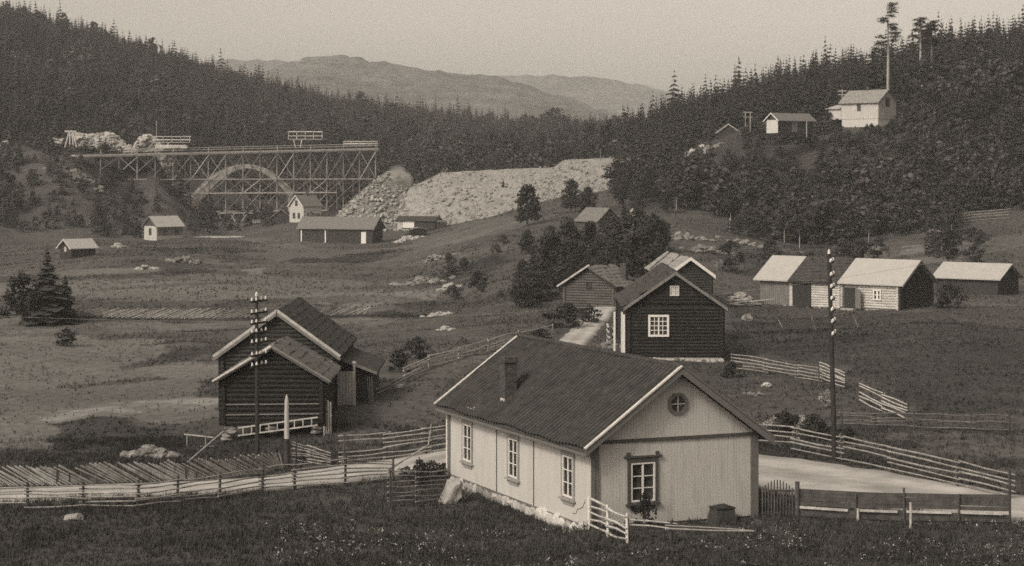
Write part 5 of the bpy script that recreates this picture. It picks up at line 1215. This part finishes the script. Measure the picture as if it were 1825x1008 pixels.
for i in range(nr+1):
    for j in range(na):
        a = 6.2832*j/na; r = 15.5*i/nr; z = zt - max(0, r - .9)*.93 - .4; q = Vector((cc.x + r*math.cos(a)*(1.02), cc.y + r*math.sin(a), z)); d = .5*(noise.noise(q*.25)*1.3 + noise.noise(q*.8) + .6*noise.noise(q*2.1)); V.append((q.x, q.y, q.z + d))
for i in range(nr):
    for j in range(na): Fc.append((i*na+j, (i+1)*na+j, (i+1)*na+(j+1) % na, i*na+(j+1) % na))
tag(link('rubble_cone', np_mesh('rubble_cone', np.array(V), np.array(Fc)), M_rubble), 'dark cone of rubble left of the pale embankment', 'spoil heap')
# stones strewn on the embankment and cone
def strewn(name, label, fn, n, smin, smax, m, seed):
    r_ = random.Random(seed); bv = []; bf = []
    small = ICO[0]; fsub = ICO[1]
    bm = bmesh.new(); bmesh.ops.create_icosphere(bm, subdivisions=1, radius=1); iv = np.array([v.co[:] for v in bm.verts]); jf = np.array([[v.index for v in f.verts] for f in bm.faces]); bm.free()
    VV = []; FC = []
    for k in range(n):
        p = fn(r_); s = smin + (smax-smin)*r_.random()**3; q = iv*np.array([s*r_.uniform(.7, 1.4), s*r_.uniform(.7, 1.4), s*r_.uniform(.5, .9)])*(1 + .3*np.array([[r_.uniform(-1, 1)] for _ in iv])); VV.append(q + np.array(p)); FC.append(jf + k*len(iv))
    tag(link(name, np_mesh(name, np.concatenate(VV), np.concatenate(FC)), m), label, None, None, 'stuff')
CR = [at(*c) for c in crest]; TO = [at(*c) for c in toe]
for b in TO: b.z = min(b.z, gz(b.x, b.y))
def fn_emb(r_):
    i = r_.randint(0, len(CR)-2); t = r_.random(); a = CR[i].lerp(CR[i+1], t); b = TO[i].lerp(TO[i+1], t); p = b.lerp(a, r_.random()**1.4); return (p.x, p.y - .2, p.z + .1)
def fn_cone(r_):
    a = r_.uniform(0, -3.1416); r = 14*math.sqrt(r_.random()); return (cc.x + r*math.cos(a), cc.y + r*math.sin(a), zt - max(0, r-.9)*.93 - .2)
strewn('gravel_stones', 'loose stones strewn over the pale embankment', fn_emb, 1500, .10, .42, M_grav, 3)
strewn('rubble_stones', 'broken rock strewn over the dark cone', fn_cone, 1100, .12, .7, mat('rubble_rock', .24, .5, .8, .95, fine=.4), 4)
# rock spill at the left abutment
heap('pale blasted rock piled at the left end of the trestle', 168, 262, 130, 2, 130, 1.8, M_stonew, 'rock pile', 'rock_pile', 499, 2.2)
heap('pale blasted rock piled in front of the timber rack on the trestle', 268, 265, 80, 1, 110, 1.5, M_stonew, 'rock pile', 'rock_pile', 498, 3.6)
heap('dark rock fallen down the bank below the left end of the trestle', 140, 300, 60, 5, 60, 1.0, M_rubble, 'rock pile', 'rock_pile', 474)
heap('blasted rock scattered on the bank under the trestle', 290, 300, 110, 4, 90, .8, M_stone, 'rock pile', 'rock_pile', 505)

# trestle
TL = at(172, 276, 484); TR = at(668, 264.5, 520); TRz = [TL, TR]
tr = thing('timber_trestle', (TL.x, TL.y, 0), 'long timber trestle of braced posts spanning the valley on the left', 'trestle')
ax_d = (TR - TL); axl = ax_d.length; axn = ax_d.normalized(); pn = Vector((-ax_d.y, ax_d.x, 0)).normalized()
def T(s, w, z=None, dz=0):
    p = TL + ax_d*s + pn*w; p.z = (p.z + dz) if z is None else z; return p - Vector((TL.x, TL.y, 0))
mb = MB(); mb.bar(T(-.08, 0), T(1.0, 0), 4.4, .35); mb.build('deck', M_timberp, tr)
for w in (-2.2, 2.2):
    for dz in (.75, 1.25): mb = MB(); mb.bar(T(.1, w, None, dz), T(1.0, w, None, dz), .10, .16); mb.build('handrail', M_timberp, tr)
    mb = MB(); mb.bar(T(-.08, w, None, -.35), T(1.0, w, None, -.35), .3, .3); mb.build('stringer', M_timber, tr)
NP = 17; zl1, zl2 = at(0, 319, 500).z, at(0, 343.5, 500).z
for k in range(NP):
    s = k/(NP-1)*.985 + .005
    for w in (-2.0, 2.0):
        q = T(s, w); gx, gy = q.x + TL.x, q.y + TL.y; zg = gz(gx, gy) - .4
        if q.z - zg > 1: mb = MB(); mb.tube((q.x, q.y, zg), (q.x, q.y, q.z - .4), .17, .15, 6); mb.build('post', M_timber, tr)
    if k % 2 == 0: mb = MB(); mb.bar(T(s, -2.2, None, 0), T(s, -2.2, None, 1.3), .12, .12, axn); mb.build('rail_post', M_timberp, tr)
for k in range(NP-1):
    s0, s1 = k/(NP-1)*.985 + .005, (k+1)/(NP-1)*.985 + .005; q = T((s0+s1)/2, 0); g0 = gz(q.x + TL.x, q.y + TL.y) + .3
    for top, bot in ((T(s0, 0, None, -.5).z, zl1), (zl1, zl2), (zl2, zl2 - 4.6)):
        if top - max(bot, g0) < 1.2: continue
        bot = max(bot, g0)
        for w in (-2.15, 2.15):
            mb = MB(); f = .0 if (k + int(w > 0)) % 3 else .35
            mb.bar(T(s0, w, top), T(s1, w, bot), .10, .24, pn)
            if f == 0 or w < 0: mb.bar(T(s0, w-.11, bot), T(s1, w-.11, top), .10, .22, pn)
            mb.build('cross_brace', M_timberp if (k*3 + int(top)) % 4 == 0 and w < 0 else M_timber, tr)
    if k % 2 == 0:
        mb = MB(); mb.bar(T(s0, -2.1, T(s0, 0, None, -.5).z), T(s0, 2.1, zl1), .12, .2, axn); mb.bar(T(s0, 2.1, zl1 + .2), T(s0, -2.1, zl2), .12, .2, axn); mb.build('cross_tie', M_timber, tr)
for z, s0, s1 in ((zl1, .07, .99), (zl2, .09, .84), (zl2 - 4.5, .34, .8)):
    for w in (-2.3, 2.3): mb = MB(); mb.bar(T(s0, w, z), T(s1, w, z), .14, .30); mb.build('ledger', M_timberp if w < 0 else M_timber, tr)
# concrete arch under construction
AC0, AC1 = T(.325, 0), T(.70, 0)
ar = thing('concrete_arch', (TL.x, TL.y, 0), 'pale concrete arch rising between the trestle posts', 'bridge arch')
N = 40; V = []; Fc = []; zc_, zs = at(0, 292, 500).z, at(0, 352, 500).z
for i in range(N+1):
    t = i/N; s = .325 + (.70-.325)*t; e = (2*t-1); z = zs + (zc_ - zs)*(1 - e*e); th_ = 1.3 + 1.1*abs(e); 
    dz = -2*e*(zc_-zs)/(12.5); nl = math.sqrt(1+dz*dz)
    for w in (-1.9, 1.9):
        p = T(s, w, z); q = p - Vector((axn.x*(-dz)/nl*0, 0, 0)) + Vector((0, 0, -th_*nl*.8)); V += [p, q]
for i in range(N):
    b = i*4; Fc += [(b, b+4, b+5, b+1), (b+2, b+3, b+7, b+6), (b, b+2, b+6, b+4), (b+1, b+5, b+7, b+3)]
link('arch_ring', np_mesh('arch_ring', np.array(V), np.array(Fc), None, True), M_conc, ar).data.polygons.foreach_set('use_smooth', [False]*len(Fc))
for t in (.325, .70): mb = MB(); a = T(t, 0, zs-1); mb.box((a.x-1.6, a.y-2.2, zs-4.2), (a.x+1.6, a.y+2.2, zs+.2)); mb.build('arch_footing', M_conc, ar)
# stacks and stages on the deck
def stage(name, label, cat, u0, u1, vt, vb, D, leg=True, m=M_timberp):
    a = at(u0, vb, D); b = at(u1, vb, D); h = (vb-vt)/F*D; o = thing(name, a, label, cat); w = b.x - a.x
    for z in (h*.96, h*.70): mb = MB(); mb.bar((0, 0, z), (w, 0, z), .12, .18); mb.bar((0, 2, z), (w, 2, z), .12, .18); mb.build('rail', m, o)
    mb = MB(); mb.box((0, 0, h*.45), (w, 2, h*.52)); mb.build('platform', M_timber, o)
    for k in range(5): x = w*k/4; mb = MB(); mb.box((x-.06, -.06, h*.5), (x+.06, .06, h)); mb.build('rail_post', m, o)
    if leg:
        for x in (w*.2, w*.35): 
            for y in (.1, 1.9): mb = MB(); mb.bar((x, y, 0), (x + (.4 if x > w*.3 else -.4), y, h*.47), .16, .16, (0, 1, 0)); mb.build('leg', m, o)
    return o
stage('timber_stage', 'raised timber stage on splayed legs at the middle of the trestle deck', 'stage', 514, 574, 233, 262, 512)
o = stage('timber_rack', 'railed rack loaded with timber on the left of the trestle deck', 'rack', 275, 338, 242, 264, 492)
mb = MB()
for k in range(16): z = .1 + .22*(k//4); y = .1 + .45*(k % 4); mb.bar((.3*random.random(), y, z), (8.2 - .6*random.random(), y, z), .2, .16)
mb.build('stacked_timber', M_timberp, o)
stage('timber_landing', 'small railed landing at the right end of the trestle deck', 'landing', 612, 672, 251, 265, 519, False)
afp = at(126, 258, 488); af = thing('trestle_horse', afp, 'pale A-framed trestle horse on the rocks at far left', 'frame')
for x0, x1 in ((-1.4, -.5), (1.4, .5), (-.2, -.3), (.6, .3)): mb = MB(); mb.bar((x0, 0, -.6), (x1, .3, 3.2), .3, .25, (0, 1, 0)); mb.build('leg', M_railp, af)
mb = MB(); mb.bar((-1.5, .3, 3.3), (1.2, .3, 3.3), .4, .4); mb.build('beam', M_railp, af)
lt = thing('low_trestle', hit(397, 394), 'low braced timber staging left of the white house on the plain', 'trestle')
for k in range(5): mb = MB(); mb.bar((k*1.5, 0, 0), (k*1.5 + (1.4 if k % 2 else -1.2), 0, 1.9), .14, .14, (0, 1, 0)); mb.build('brace', M_timberp, lt)
mb = MB(); mb.bar((-1, 0, 2.0), (7.2, 0, 2.0), .5, .18); mb.build('beam', M_timberp, lt)
lb = thing('lumber_pile', hit(470, 398), 'pile of sawn lumber on the plain left of the white house', 'lumber pile')
for k in range(10): mb = MB(); y = .3*(k % 4); z = .2 + .3*(k//4); mb.bar((-3 + random.random(), y, z), (3 + random.random(), y, z + random.uniform(-.1, .3)), .28, .2); mb.build('beam', M_railp if k % 2 else M_timber, lb)
pl2 = thing('plank_pile', hit(395, 424), 'scatter of pale planks lying on the plain right of the small white house', 'plank pile')
for k in range(14): a = random.uniform(-.4, .4); c = Vector((random.uniform(-5, 5), random.uniform(-3, 3), .25)); d = Vector((math.cos(a), math.sin(a), 0))*random.uniform(1, 2.4); mb = MB(); mb.bar(c-d, c+d, .35, .15); mb.build('plank', M_railp, pl2)
# smoke drifting off the cone
bm = bmesh.new(); bmesh.ops.create_icosphere(bm, subdivisions=4, radius=1)
for v in bm.verts: k = 1 + .35*noise.noise(v.co*1.6); v.co *= k
me = bpy.data.meshes.new('smoke_plume'); bm.to_mesh(me); bm.free()
ms = bpy.data.materials.new('smoke'); ms.use_nodes = True; t = ms.node_tree; t.nodes.remove(t.nodes['Principled BSDF']); pv = t.nodes.new('ShaderNodeVolumePrincipled'); pv.inputs['Color'].default_value = (.9, .86, .8, 1)
tc = t.nodes.new('ShaderNodeTexCoord'); nn = t.nodes.new('ShaderNodeTexNoise'); nn.inputs['Scale'].default_value = 2.0; nn.inputs['Detail'].default_value = 3; t.links.new(tc.outputs['Object'], nn.inputs[0])
ln = t.nodes.new('ShaderNodeVectorMath'); ln.operation = 'LENGTH'; t.links.new(tc.outputs['Object'], ln.inputs[0])
m1 = t.nodes.new('ShaderNodeMapRange'); m1.inputs[1].default_value = .15; m1.inputs[2].default_value = .95; m1.inputs[3].default_value = 2.2; m1.inputs[4].default_value = 0; t.links.new(ln.outputs['Value'], m1.inputs[0])
m2 = t.nodes.new('ShaderNodeMapRange'); m2.inputs[1].default_value = .35; m2.inputs[2].default_value = .7; t.links.new(nn.outputs[0], m2.inputs[0])
m3 = t.nodes.new('ShaderNodeMath'); m3.operation = 'MULTIPLY'; t.links.new(m1.outputs[0], m3.inputs[0]); t.links.new(m2.outputs[0], m3.inputs[1]); t.links.new(m3.outputs[0], pv.inputs['Density'])
t.links.new(pv.outputs[0], t.nodes['Material Output'].inputs['Volume'])
so = link('smoke_plume', me, ms); so.location = at(716, 316, 434); so.scale = (3.6, 3.0, 2.3); so.rotation_euler = (0, R(42), 0); tag(so, 'small pale smoke plume beside the rubble cone', None, None, 'stuff')

# ------------------------------------------------------------------ mountains and haze
def mountain(name, label, D, sky_pts, depth, seed, foot=10):
    uu = np.linspace(-900, 2700, 520); vv = np.interp(uu, [p[0] for p in sky_pts], [p[1] for p in sky_pts]); vv = np.convolve(np.pad(vv, 12, mode='edge'), np.hanning(27)[1:-1]/np.hanning(27).sum(), 'valid'); zc = ZC + (HV - vv)/F*D
    r_ = 60; V = []
    prof = np.linspace(-1, 1, r_)
    for j, t in enumerate(prof):
        y = D + t*depth*(1 if t < 0 else .5); k = (1 - abs(t))**.85 if t < 0 else (1-t)**1.2
        x = (uu - CU)/F*D; n1 = (vnoise(x, np.full_like(x, y), 260, seed) - .5)*.35 + (vnoise(x, np.full_like(x, y), 90, seed+1) - .5)*.16
        n2 = (vnoise(x, np.full_like(x, y), 22, seed+2) - .5)*5 + (vnoise(x, np.full_like(x, y), 9, seed+3) - .5)*6
        z = foot + (zc - foot)*k*(1 + n1*(1-k)*2) + n2*min(1, k*2)
        V.append(np.stack([x, np.full_like(x, y), z], -1))
    V = np.concatenate(V); n = len(uu); idx = np.arange(n*r_).reshape(r_, n); Fc = np.stack([idx[:-1, :-1], idx[:-1, 1:], idx[1:, 1:], idx[1:, :-1]], -1).reshape(-1, 4)
    tag(link(name, np_mesh(name, V, Fc, None, True), M_mount), label, kind='structure')
mountain('near_mountain', 'wooded mountain closing the valley', 2300, [(-900, 200), (300, 175), (420, 150), (500, 120), (545, 102), (575, 97), (610, 95), (660, 101), (720, 116), (800, 126), (870, 136), (940, 150), (1000, 168), (1060, 190), (1120, 212), (1300, 240), (2700, 260)], 900, 3)
mountain('far_mountain', 'paler far mountain ridge behind the valley', 3500, [(-900, 140), (200, 118), (380, 110), (430, 103), (500, 107), (560, 112), (700, 130), (800, 132), (870, 131), (940, 130), (1000, 135), (1060, 133), (1120, 145), (1180, 160), (1240, 176), (1330, 190), (1500, 195), (2700, 210)], 900, 8)
mb = MB(); mb.box((-1500, -60, -14), (2100, 4300, 330)); hz = mb.build('haze', None)
mh = bpy.data.materials.new('haze'); mh.use_nodes = True; t = mh.node_tree; t.nodes.remove(t.nodes['Principled BSDF']); pv = t.nodes.new('ShaderNodeVolumePrincipled')
pv.inputs['Color'].default_value = (.95, .94, .92, 1); pv.inputs['Density'].default_value = .00015; pv.inputs['Anisotropy'].default_value = -.2; t.links.new(pv.outputs[0], t.nodes['Material Output'].inputs['Volume'])
hz.data.materials.append(mh); tag(hz, 'thin pale haze filling the valley', None, None, 'stuff')
